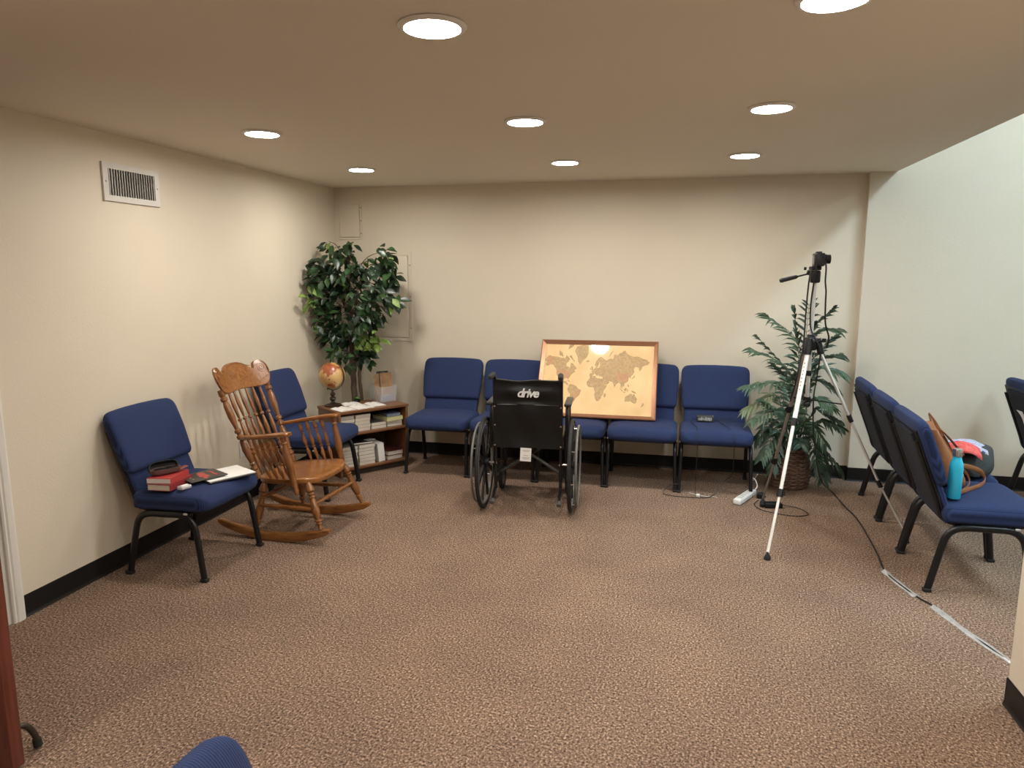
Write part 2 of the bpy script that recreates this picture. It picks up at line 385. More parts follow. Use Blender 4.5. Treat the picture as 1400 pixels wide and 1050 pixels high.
# ================================================================== CHAIRS
def make_chair(label):
    t = thing('stacking_chair', label, 'chair', group='navy blue stacking chairs')
    # local: front = -Y. s = forward distance -> y=-s
    def sz(x, s, z): return Vector((x, -s, z))
    A = radians(21.0); u = (-sin(A), cos(A)); nn = (cos(A), sin(A))
    B0 = (-0.156, 0.355)
    def bk(x, v, d): return sz(x, B0[0] + u[0] * v + nn[0] * d, B0[1] + u[1] * v + nn[1] * d)
    # seat cushion
    rings = []
    N = 22
    for i in range(N + 1):
        q = i / N; s = -0.185 + 0.440 * q
        hw = 0.248; hh = 0.055; zc = 0.396 + 0.006 * q
        fr = (0.255 - s)
        if fr < 0.07: k = sqrt(max(0, 1 - ((0.07 - fr) / 0.07) ** 2)); hw = 0.248 - 0.055 * (1 - k); hh = 0.012 + 0.043 * k; zc = 0.402 - 0.012 * (1 - k)
        re = s + 0.185
        if re < 0.03: k = sqrt(max(0, 1 - ((0.03 - re) / 0.03) ** 2)); hw = 0.238 - 0.03 * (1 - k) + 0.01 * k; hh = 0.02 + 0.035 * k
        dome = 0.008
        rings.append([sz(x, s, zc + z + (dome * (1 - (x / hw) ** 2) * sin(pi * min(1, q * 1.02)) if z > 0 else 0)) for x, z in sring(hw, hh, 0.42)])
    MB().loft(rings).build('seat', NAVY, t, 60)
    # lower lumbar pad
    rings = []
    for i in range(9):
        q = i / 8; v = 0.045 + 0.16 * q
        rings.append([bk(x, v, 0.020 + d) for x, d in sring(0.222, 0.018, 0.4)])
    MB().loft(rings).build('lumbar_pad', NAVY, t, 60)
    # upper cushion
    rings = []; v0, v1 = 0.176, 0.508; n = 22
    for i in range(n + 1):
        q = (1 - cos(pi * i / n)) / 2; v = v0 + (v1 - v0) * q
        hw = 0.236 + 0.013 * min(1, q * 2); th = 0.034 + 0.005 * sin(pi * q)
        top = v1 - v
        if top < 0.06: k = sqrt(max(0, 1 - ((0.06 - top) / 0.06) ** 2)); hw -= 0.050 * (1 - k) ** 1.3; th = 0.012 + (th - 0.012) * k
        if v - v0 < 0.03: k = sqrt(max(0, 1 - ((0.03 - (v - v0)) / 0.03) ** 2)); hw -= 0.02 * (1 - k); th = 0.012 + (th - 0.012) * k
        crown = 0.012 if i > n - 5 else 0
        rings.append([bk(x, v + crown * (1 - (x / 0.25) ** 2), 0.028 + d + 0.008 * (x / 0.25) ** 2) for x, d in sring(hw, th, 0.45, 32)])
    MB().loft(rings).build('backrest', NAVY, t, 60)
    # cloth covered rear panel
    rings = []
    for i in range(9):
        q = i / 8; v = 0.02 + 0.43 * q; k = 1 - (0.06 if i in (0, 8) else 0)
        rings.append([bk(x, v, -0.010 + d) for x, d in sring(0.178 * k, 0.009 * k, 0.3, 20)])
    MB().loft(rings).build('back_panel', NAVYD, t, 50)
    # black shell around the panel
    rings = []
    for i in range(9):
        q = i / 8; v = 0.0 + 0.47 * q; k = 1 - (0.05 if i in (0, 8) else 0)
        rings.append([bk(x, v, 0.0 + d) for x, d in sring((0.218 + .012 * q) * k, 0.007, 0.3, 20)])
    MB().loft(rings).build('back_shell', BLACKP, t, 50)
    # frame
    path = [(-0.222, 0.0), (-0.197, 0.12), (-0.172, 0.235), (-0.155, 0.29), (-0.125, 0.322), (-0.075, 0.336), (0.0, 0.338), (0.085, 0.340), (0.130, 0.332), (0.165, 0.300), (0.182, 0.25), (0.200, 0.13), (0.218, 0.0)]
    for sx in (-1, 1):
        pts = spline([sz(sx * (0.236 + 0.009 * max(0, (0.30 - z) / 0.30)), s, z) for s, z in path], 4)
        MB().tube(pts, 0.0125, 10, ref=(1, 0, 0), ra=0.0135, rb=0.0175).build('side_frame', BLACKM, t, 60)
        for s in (-0.222, 0.218):
            MB().rbox(sz(sx * 0.245, s, 0.009), (0.029, 0.038, 0.018), 0.004).build('foot_glide', BLACKR, t)
        up = spline([sz(sx * 0.200, 0.03, 0.345), sz(sx * 0.204, -0.10, 0.342), bk(sx * 0.206, 0.02, -0.012), bk(sx * 0.208, 0.12, -0.013), bk(sx * 0.21, 0.42, -0.013)], 5)
        MB().tube(up, 0.010, 8).build('back_upright', BLACKM, t, 60)
    MB().tube([sz(-0.236, -0.105, 0.330), sz(0.236, -0.105, 0.330)], 0.011, 10).build('rear_rail', BLACKM, t)
    MB().tube([sz(-0.236, 0.115, 0.335), sz(0.236, 0.115, 0.335)], 0.011, 10).build('front_rail', BLACKM, t)
    MB().rbox(sz(0, 0.02, 0.352), (0.44, 0.36, 0.012), 0.004).build('seat_pan', BLACKP, t)
    for sx in (-1, 1):
        k = MB(); k.rbox(sz(sx * 0.248, 0.135, 0.351), (0.010, 0.022, 0.010), 0.003); k.build('ganging_clip', mat('clip_nylon', (0.55, 0.53, 0.5), rough=0.4), t)
    return t
chair = make_chair('leftmost navy chair of the row along the back wall, beside the bookcase')
for i, (x, lab) in enumerate(((1.075, None), (1.595, 'second navy chair from the bookcase along the back wall, partly behind the wheelchair'),
                              (2.115, 'middle navy chair of the back wall row, mostly hidden behind the wheelchair and map'),
                              (2.632, 'fourth navy chair of the back wall row, under the right half of the map'),
                              (3.148, 'navy chair at the right end of the back wall row, holding a power adapter'))):
    y = -0.395 - 0.004 * i
    if lab is None: chair.location = (x, y, 0)
    else: copy_thing(chair, lab, (x, y, 0), 0)
copy_thing(chair, 'navy chair by the left wall with red books and papers on its seat', (0.342, -2.437, 0), radians(90))
copy_thing(chair, 'navy chair against the left wall behind the wooden rocking chair', (0.345, -1.135, 0), radians(90))
for y, x, lab in ((-1.742, 4.318, 'navy chair facing away to the right with a purse and bottle on its seat'),
                  (-1.213, 4.342, 'navy chair facing right, middle of the three by the tripod'),
                  (-0.668, 4.366, 'navy chair facing right, closest to the pale wall behind the tripod')):
    copy_thing(chair, lab, (x, y, 0), radians(90 - 2.2))
copy_thing(chair, 'navy chair at the right picture edge with white paper tucked in its back', (5.37, -0.455, 0), radians(90))
copy_thing(chair, 'navy chair in the foreground, only its backrest corner showing at the bottom edge', (2.481, -4.953, 0), radians(90 + 4))

# ================================================================== ROCKING CHAIR (front = +X)
rk = thing('rocking_chair', 'carved honey oak rocking chair with turned spindles by the left wall', 'rocking chair', (0.655, -1.855, 0), radians(-2.5))
LEGP = [(0, .013), (.05, .017), (.14, .025), (.19, .024), (.215, .013), (.23, .022), (.26, .022), (.275, .013), (.29, .013), (.305, .021), (.33, .021), (.345, .015), (.6, .024), (.76, .018), (.79, .012), (.805, .020), (.835, .020), (.85, .012), (.865, .018), (.89, .018), (.905, .012), (1, .012)]
POSTP = [(0, .012), (.03, .019), (.08, .020), (.095, .011), (.105, .021), (.13, .021), (.14, .011), (.155, .011), (.165, .019), (.18, .012), (.33, .023), (.43, .016), (.445, .011), (.46, .021), (.49, .021), (.50, .012), (.515, .012), (.525, .020), (.55, .020), (.565, .012), (.70, .021), (.82, .020), (.87, .013), (.885, .021), (.91, .021), (.925, .013), (.94, .019), (1, .016)]
SPINP = [(0, .006), (.06, .007), (.18, .0125), (.235, .0085), (.245, .0055), (.255, .0125), (.275, .0125), (.285, .0055), (.30, .0055), (.31, .011), (.325, .011), (.335, .0055), (.5, .0135), (.62, .008), (.635, .005), (.645, .0125), (.665, .0125), (.675, .005), (.69, .0075), (.82, .012), (.93, .008), (1, .006)]
def seat_z(s): return 0.372 + 0.085 * s
for sy in (-1, 1):
    m = MB(); rings = []
    for i in range(25):
        s = -0.415 + 0.735 * i / 24; R = 0.90; zb = (s + 0.05) ** 2 / (2 * R); q = i / 24
        hgt = 0.052 - 0.018 * abs(2 * q - 1) ** 3
        if i in (0, 24): hgt *= 0.6; zb += 0.008
        wd = 0.017
        rings.append([Vector((s, sy * 0.25 + a * wd, zb + b * hgt)) for a, b in ((-1, .12), (-.8, 0), (.8, 0), (1, .12), (1, .85), (.7, 1), (-.7, 1), (-1, .85))])
    m.loft(rings).build('rocker_runner', OAK, rk, 35)
    def rz_(s): return (s + 0.05) ** 2 / 1.8 + 0.046
    m = MB().turned((0.165, sy * 0.205, seat_z(.165) - .03), (0.262, sy * 0.25, rz_(.262)), LEGP); m.build('front_leg', OAKV, rk)
    m = MB().turned((-0.135, sy * 0.185, seat_z(-.135) - .03), (-0.165, sy * 0.25, rz_(-.165)), LEGP); m.build('rear_leg', OAKV, rk)
    # back post
    m = MB().turned((-0.175, sy * 0.185, seat_z(-.175) - .01), (-0.375, sy * 0.222, 0.872), POSTP, 12); m.build('back_post', OAKV, rk)
    # arm
    pts = [(-0.262, sy * 0.205, 0.592), (-0.20, sy * 0.232, 0.603), (-0.08, sy * 0.268, 0.624), (0.03, sy * 0.282, 0.644), (0.085, sy * 0.280, 0.650), (0.108, sy * 0.276, 0.650)]
    P = spline(pts, 4); rings = []
    for i, p in enumerate(P):
        q = i / (len(P) - 1); wd = 0.017 + 0.016 * min(1, q * 1.3); th = 0.012
        if q > 0.93: wd *= 0.72; th *= 0.7
        rings.append([p + Vector((0, a, b)) for a, b in sring(wd, th, 0.6, 12)])
    MB().loft(rings).build('arm', OAK, rk, 50)
    m = MB().turned((0.062, sy * 0.280, 0.640), (0.132, sy * 0.268, 0.30), [(0, .016), (.06, .018), (.10, .013), (.13, .019), (.16, .013), (.22, .017), (.45, .023), (.62, .020), (.70, .018), (.85, .018), (.9, .013), (.93, .017), (1, .010)], 12); m.build('arm_post', OAKV, rk)
    for k in range(4):
        q = (k + 0.7) / 4.3; sa = -0.20 + 0.21 * q; ya = 0.232 + 0.045 * q
        MB().turned((sa, sy * ya, 0.60 + 0.04 * q), (-0.10 + 0.20 * q, sy * (0.215 + 0.02 * q), seat_z(-.10 + .2 * q) - .004), SPINP, 8).build('arm_spindle', OAKV, rk)
    MB().turned((0.228, sy * 0.236, 0.21), (-0.156, sy * 0.226, 0.20), [(0, .008), (.12, .011), (.3, .015), (.34, .011), (.38, .016), (.42, .011), (.6, .015), (.88, .011), (1, .008)], 9).build('stretcher', OAK, rk)
MB().turned((0.215, -0.225, 0.235), (0.215, 0.225, 0.235), [(0, .008), (.1, .010), (.22, .012), (.25, .009), (.3, .015), (.45, .012), (.5, .017), (.55, .012), (.7, .015), (.75, .009), (.9, .010), (1, .008)], 9).build('stretcher', OAKV, rk)
MB().turned((-0.15, -0.215, 0.235), (-0.15, 0.215, 0.235), [(0, .008), (.3, .014), (.5, .011), (.7, .014), (1, .008)], 9).build('stretcher', OAKV, rk)
# scooped seat
out = []
for k in range(48):
    a = 2 * pi * k / 48; c, s_ = cos(a), sin(a); e = 0.55
    x = 0.205 * math.copysign(abs(c) ** e, c); y = 0.262 * math.copysign(abs(s_) ** e, s_)
    y *= 0.80 + 0.20 * (x + 0.205) / 0.41
    x += 0.012 * (1 - (y / 0.262) ** 2) if c > 0 else 0
    out.append((x, y))
m = MB(); rings = []
for sc_, dz in ((0.93, -0.036), (0.985, -0.030), (1.0, -0.018), (0.99, -0.004), (0.95, 0.0), (0.8, -0.004), (0.5, -0.009), (0.2, -0.010)):
    rings.append([Vector((x * sc_, y * sc_, seat_z(x * sc_) + dz + (0.006 * max(0, x / 0.2) ** 4 if False else -0.016 * max(0, (x * sc_ - 0.15) / 0.06)))) for x, y in out])
m.loft(rings).build('seat', OAK, rk, 50)
# back spindles and lumbar slat
for k in range(6):
    q = (k + 0.5) / 6; y0 = -0.155 + 0.31 * q; y1 = -0.178 + 0.356 * q; bow = 0.022 * (1 - (2 * q - 1) ** 2)
    MB().turned((-0.183 - bow * 0.3, y0, seat_z(-.18) - .006), (-0.372 - bow, y1, 0.858), SPINP, 9).build('back_spindle', OAKV, rk)
m = MB(); rings = []
for i in range(13):
    y = -0.13 + 0.26 * i / 12; bow = 0.02 * (1 - (y / 0.18) ** 2)
    hgt = 0.042 - 0.012 * abs(2 * i / 12 - 1) ** 2
    rings.append([Vector((-0.240 - bow - 0.42 * b * hgt + a * 0.006 - 0.010, y, 0.462 + b * hgt)) for a, b in ((-1, -1), (1, -1), (1, 1), (-1, 1))])
m.loft(rings).build('lumbar_slat', OAK, rk, 30)
# pressed crest rail: curved board with a centre hump and scrolled ears
half = [(0.0, 0.172), (0.045, 0.170), (0.085, 0.158), (0.115, 0.138), (0.137, 0.120), (0.150, 0.117), (0.160, 0.122), (0.165, 0.140), (0.175, 0.157), (0.195, 0.168), (0.220, 0.165), (0.240, 0.148), (0.250, 0.120), (0.248, 0.085), (0.238, 0.050), (0.222, 0.022), (0.200, 0.006), (0.150, -0.002), (0.08, 0.0), (0.0, 0.004)]
P2 = [Vector((a, b, 0)) for a, b in half]
outl = [(p.x, p.y) for p in spline(P2, 3)]
full = outl + [(-a, b) for a, b in outl[::-1]][1:-1]
def crest(a, b, d):
    sx = -0.398 + 0.058 * (a / 0.25) ** 2 - 0.43 * (b - 0.02) + d * 0.9
    return Vector((sx, a, 0.842 + b * 0.93 + d * 0.35))
m = MB(); n = len(full); cen = (0, 0.075)
rings = []
for sc_, d in ((0.97, -0.011), (1.0, -0.007), (1.0, 0.007), (0.97, 0.011)):
    rings.append([crest(a * sc_, cen[1] + (b - cen[1]) * sc_, d) for a, b in full])
vv = [p for r in rings for p in r]; ff = []
for i in range(3):
    for j in range(n): ff.append([i * n + j, i * n + (j + 1) % n, (i + 1) * n + (j + 1) % n, (i + 1) * n + j])
# strip faces front/back following the curve: pair upper and lower outline by column
cols = 40
def ylim(a):
    ys = []
    for i in range(n):
        (a0, b0), (a1, b1) = full[i], full[(i + 1) % n]
        if (a0 - a) * (a1 - a) <= 0 and a0 != a1: ys.append(b0 + (b1 - b0) * (a - a0) / (a1 - a0))
    return min(ys), max(ys)
m.add(vv, ff)
for d, in ((0.011,), (-0.011,)):
    xs = [-0.242 + 0.484 * i / cols for i in range(cols + 1)]; g = []
    for a in xs:
        lo, hi = ylim(a); lo = cen[1] + (lo - cen[1]) * .97; hi = cen[1] + (hi - cen[1]) * .97
        g.append([crest(a * .97, lo + (hi - lo) * j / 6, d) for j in range(7)])
    m.add([p for c in g for p in c], [[i * 7 + j, i * 7 + 7 + j, i * 7 + 8 + j, i * 7 + 1 + j] for i in range(cols) for j in range(6)])
cr = m.build('crest_rail', OAK, rk, 40)
# pressed carving: raised scroll lines on the crest
def carve(pts, r=0.0022): return MB().tube(spline([crest(a, b, 0.0115) for a, b in pts], 3), r, 6)
for sgn in (-1, 1):
    sp = []
    for k in range(22):
        a = k / 21 * 2.2 * 2 * pi; rr = 0.006 + 0.030 * k / 21
        sp.append((sgn * (0.203 + rr * cos(a)), 0.118 + rr * sin(a) * 1.05))
    carve(sp).build('carved_scroll', OAK, cr)
    carve([(sgn * 0.16, 0.03), (sgn * 0.19, 0.045), (sgn * 0.222, 0.06), (sgn * 0.235, 0.085)]).build('carved_scroll', OAK, cr)
    sp = []
    for k in range(16):
        a = pi * 0.5 + k / 15 * 1.6 * 2 * pi; rr = 0.006 + 0.028 * k / 15
        sp.append((sgn * (0.045 + rr * cos(a)), 0.085 + rr * sin(a)))
    carve(sp, 0.0016).build('carved_scroll', OAK, cr)
carve([(-.13, .135), (-.1, .143), (-.06, .155), (0, .160), (.06, .155), (.1, .143), (.13, .135)]).build('carved_bead', OAK, cr)

# ================================================================== WHEELCHAIR (front = +Y)
wc = thing('wheelchair', 'black folding wheelchair seen from behind in front of the chairs', 'wheelchair', (1.925, -1.205, 0), radians(4.5))
VINYL = mat('black_vinyl', (0.007, 0.007, 0.007), rough=0.42, bump=0.35, bscale=14, spec=0.3)
GREYR = mat('grey_handrim', (0.16, 0.155, 0.14), rough=0.4)
R = 0.305
for sx in (-1, 1):
    X = sx * 0.288
    tire = MB().torus((X, 0, R), R - 0.013, 0.013, 'X', 56, 10, rb=0.013).build('tire', BLACKR, wc, 60)
    MB().torus((X, 0, R), R - 0.036, 0.011, 'X', 56, 8, rb=0.011).build('wheel_rim', GREYR, wc, 60)
    hr = MB().torus((X + sx * 0.040, 0, R), 0.258, 0.0085, 'X', 56, 8).build('hand_rim', GREYR, wc, 60)
    for k in range(8):
        a = 2 * pi * k / 8 + 0.2
        MB().cyl((X + sx * 0.005, 0.268 * cos(a), R + 0.268 * sin(a)), (X + sx * 0.040, 0.258 * cos(a), R + 0.258 * sin(a)), 0.0035, n=8).build('rim_standoff', CHROME, hr)
    for k in range(8):
        a = 2 * pi * k / 8 + 0.35; c = Vector((0, cos(a), sin(a))); tg = Vector((0, -sin(a), cos(a))); o = Vector((X, 0, R)); rings = []
        for rr, w_ in ((0.02, 0.022), (0.10, 0.013), (0.27, 0.018)):
            rings.append([o + c * rr + tg * (w_ * p) + Vector((q * 0.006, 0, 0)) for p, q in ((-1, -1), (1, -1), (1, 1), (-1, 1))])
        MB().loft(rings).build('spoke', BLACKP, wc, 30)
    MB().cyl((X - sx * 0.028, 0, R), (X + sx * 0.022, 0, R), 0.028, n=20).build('hub', BLACKP, wc)
    MB().cyl((X - sx * 0.075, 0, R), (X - sx * 0.02, 0, R), 0.0075, n=10).build('axle', CHROME, wc)
    MB().cyl((X - sx * 0.083, 0, R), (X - sx * 0.070, 0, R), 0.011, n=6).build('axle_nut', CHROME, wc)
    x = sx * 0.216
    cane = spline([(x, 0.0, 0.13), (x, 0.0, 0.3), (x, -0.005, 0.6), (x, -0.02, 0.84), (x, -0.035, 0.885), (x, -0.065, 0.905), (x, -0.10, 0.905)], 5)
    MB().tube(cane, 0.0115, 10).build('back_cane', BLACKM, wc, 60)
    MB().turned((x, -0.07, 0.9055), (x * 1.03, -0.175, 0.897), [(0, .016), (.1, .018), (.25, .016), (.4, .0175), (.55, .016), (.7, .0175), (.9, .016), (1, .012)], 12).build('push_handle', BLACKR, wc)
    # side frame
    fr = MB(); fr.tube(spline([(x, 0, 0.465), (x, 0.30, 0.465), (x, 0.40, 0.455), (x, 0.44, 0.40), (x, 0.44, 0.20)], 5), 0.0115, 8)
    fr.tube([(x, 0, 0.17), (x, 0.44, 0.17)], 0.0115, 8); fr.tube([(x, 0.40, 0.14), (x, 0.40, 0.455)], 0.011, 8); fr.build('side_frame', BLACKM, wc, 60)
    MB().rbox((x, 0.17, 0.225), (0.012, 0.20, 0.014), 0.003).build('axle_plate', BLACKM, wc)
    # arm
    xa = sx * 0.250
    ar = MB(); ar.tube(spline([(xa, 0.02, 0.40), (xa, 0.02, 0.60), (xa, 0.03, 0.655), (xa, 0.06, 0.675), (xa, 0.24, 0.675), (xa, 0.28, 0.65), (xa, 0.285, 0.60), (xa, 0.285, 0.40)], 4), 0.010, 8); ar.build('arm_frame', BLACKM, wc, 60)
    MB().rbox((xa + sx * .006, 0.135, 0.70), (0.048, 0.27, 0.026), 0.011).build('arm_pad', mat('arm_pad_vinyl', (0.030, 0.029, 0.028), rough=0.35), wc)
    MB().rbox((xa, 0.155, 0.575), (0.004, 0.22, 0.17), 0.0015).build('skirt_guard', BLACKP, wc)
    # tip lever
    tl = MB(); tl.tube(spline([(x, 0.02, 0.15), (x, -0.03, 0.135), (x, -0.09, 0.105), (x, -0.135, 0.085)], 4), 0.010, 8); tv = tl.build('tip_lever', BLACKM, wc, 60)
    MB().cyl((x, -0.125, 0.09), (x, -0.155, 0.077), 0.014, n=12).build('rubber_tip', mat('grey_rubber_tip', (0.10, 0.10, 0.10), rough=0.6), tv)
    # front caster
    cx = sx * 0.238
    cw = MB().torus((cx, 0.40, 0.10), 0.082, 0.017, 'X', 32, 8).build('caster_tire', BLACKR, wc, 60)
    cs = MB(); cs.cyl((cx - 0.012, 0.40, 0.10), (cx + 0.012, 0.40, 0.10), 0.068, n=24); cs.build('caster_wheel', GREYR, wc)
    fk = MB()
    for q in (-1, 1): fk.box((cx + q * 0.024, 0.408, 0.155), (0.005, 0.030, 0.12))
    fk.box((cx, 0.41, 0.216), (0.053, 0.034, 0.008)); fk.cyl((cx, 0.41, 0.215), (cx, 0.41, 0.30), 0.014); fk.build('caster_fork', BLACKM, wc)
    # wheel lock
    lk = MB(); lk.tube([(sx * 0.245, 0.30, 0.45), (sx * 0.262, 0.31, 0.56)], 0.006, 8); lk.build('wheel_lock', BLACKM, wc)
    # cross brace
    MB().tube([(sx * -0.212, 0.19 + sx * 0.013, 0.185), (sx * 0.200, 0.19 + sx * 0.013, 0.455)], 0.0115, 8).build('cross_brace', mat('grey_steel', (0.10, 0.10, 0.10), rough=0.3, metal=0.5), wc)
# seat sling
rings = []
for i in range(13):
    x = -0.225 + 0.45 * i / 12; sag = -0.025 * (1 - (x / 0.225) ** 2)
    rings.append([Vector((x, 0.02, 0.482 + sag)), Vector((x, 0.42, 0.482 + sag)), Vector((x, 0.42, 0.474 + sag)), Vector((x, 0.02, 0.474 + sag))])
MB().loft(rings).build('seat_sling', VINYL, wc, 50)
# back upholstery: slightly slack sheet wrapped round the canes
def back_sheet(z0, z1, yo, th, wav, hw=0.226, nx=24, nz=16):
    g = []
    for j in range(nz + 1):
        z = z0 + (z1 - z0) * j / nz; row = []
        for i in range(nx + 1):
            x = -hw + 2 * hw * i / nx; q = 1 - (x / hw) ** 2
            y = yo - 0.02 * max(0, (z - 0.6)) / 0.25 + 0.022 * q * (0.6 + 0.4 * sin(j * 0.6)) + 0.003 * sin(x * 31 + z * 17)
            zz = z + (wav * q * (sin(x * 22) * 0.5 - 0.8) if j == nz else 0)
            row.append(Vector((x, y, zz)))
        g.append(row)
    m = MB(); A = [p for r in g for p in r]; W = nx + 1; k = len(A)
    m.add(A + [p + Vector((0, th, 0)) for p in A], [[j * W + i, j * W + i + 1, j * W + W + i + 1, j * W + W + i] for j in range(nz) for i in range(nx)] +
          [[k + j * W + i, k + j * W + W + i, k + j * W + W + i + 1, k + j * W + i + 1] for j in range(nz) for i in range(nx)] +
          [[i, k + i, k + i + 1, i + 1] for i in range(nx)] + [[nz * W + i, nz * W + i + 1, k + nz * W + i + 1, k + nz * W + i] for i in range(nx)] +
          [[j * W, j * W + W, k + j * W + W, k + j * W] for j in range(nz)] + [[j * W + nx, k + j * W + nx, k + j * W + W + nx, j * W + W + nx] for j in range(nz)])
    return m
bu = back_sheet(0.412, 0.868, -0.022, 0.034, 0.010).build('back_upholstery', VINYL, wc, 60)
back_sheet(0.705, 0.862, -0.0275, 0.004, 0.010, hw=0.223).build('back_flap', VINYL, wc, 60)
MB().tube([(-0.20, -0.030, 0.703), (0, -0.012, 0.701), (0.20, -0.030, 0.703)], 0.0028, 8).build('piping', mat('grey_piping', (0.13, 0.13, 0.13), rough=0.4), bu)
lg = part('lettering', text_mesh('drive', 0.080, mat('white_print', (0.72, 0.72, 0.70), rough=0.6), shear=0.28, extrude=0.004, bold=0.0018, spacing=0.86), wc, (0.0, -0.0375, 0.780), (radians(90 + 4), 0, 0))
lg.scale = (1.0, 1.0, 1.0)
sm = MB().lathe([(0.0, -0.002), (0.0045, -0.0015), (0.0055, 0.001)][::-1], 8, M=Matrix.Rotation(pi / 2, 3, 'X')).mesh('screw', CHROME)
for sx in (-1, 1):
    for z in (0.43, 0.565, 0.69): part('upholstery_screw', sm, wc, (sx * 0.216, -0.026 - 0.02 * max(0, z - .6) / .25, z))
m = MB(); m.box((0, 0, 0), (0.072, 0.0015, 0.088)); tagw = m.build('care_tag', PAPER, wc, 0, loc=(-0.012, -0.028, 0.372)); tagw.rotation_euler = (radians(-4), radians(2), 0)
m = MB()
for k, z in enumerate((0.03, 0.022, -0.006, -0.02, -0.028)): m.box((0.002, -0.001, z), (0.05 - .008 * (k % 3), 0.0006, 0.0035))
m.build('tag_print', mat('grey_print', (0.42, 0.41, 0.39), rough=0.8), tagw, 0)

# ================================================================== FRAMED WORLD MAP leaning on the chairs
LEAN = radians(30.7)
mp_ = thing('framed_map', 'large framed antique style world map leaning on the blue chairs', 'picture frame', (0, 0, 0))
mp_.location = (2.268, -0.425, 0.463); mp_.rotation_euler = (-LEAN, 0, 0)
MW, MH, FW = 0.905, 0.640, 0.032
COPPER = mat('copper_frame', (0.42, 0.20, 0.115), (0.36, 0.165, 0.09), scale=20, rough=0.3, metal=0.55, stretch=(1, 8, 8))
prof = [(0, 0), (0, -0.020), (0.006, -0.024), (0.020, -0.016), (FW, -0.010), (FW, 0)]
cor = [(-MW / 2, 0), (MW / 2, 0), (MW / 2, MH), (-MW / 2, MH)]
inn = [(1, 1), (-1, 1), (-1, -1), (1, -1)]
for i in range(4):
    j = (i + 1) % 4; rings = []
    for k in (i, j): rings.append([Vector((cor[k][0] + inn[k][0] * d, y, cor[k][1] + inn[k][1] * d)) for d, y in prof])
    MB().loft(rings).build('frame_rail', COPPER, mp_, 0)
PARCH = mat('parchment_print', (0.86, 0.60, 0.30), (0.70, 0.45, 0.20), scale=5, rough=0.5, coat=1.0, coatr=0.05, detail=8, contrast=(0.35, 0.8))
MB().bx((-MW / 2 + FW - .003, -0.004, FW - .003), (MW / 2 - FW + .003, 0, MH - FW + .003)).build('map_sheet', PARCH, mp_, 0)
MB().bx((-MW / 2 + .004, 0.0005, .004), (MW / 2 - .004, 0.004, MH - .004)).build('backing_board', mat('brown_card', (0.25, 0.17, 0.10), rough=0.9), mp_, 0)
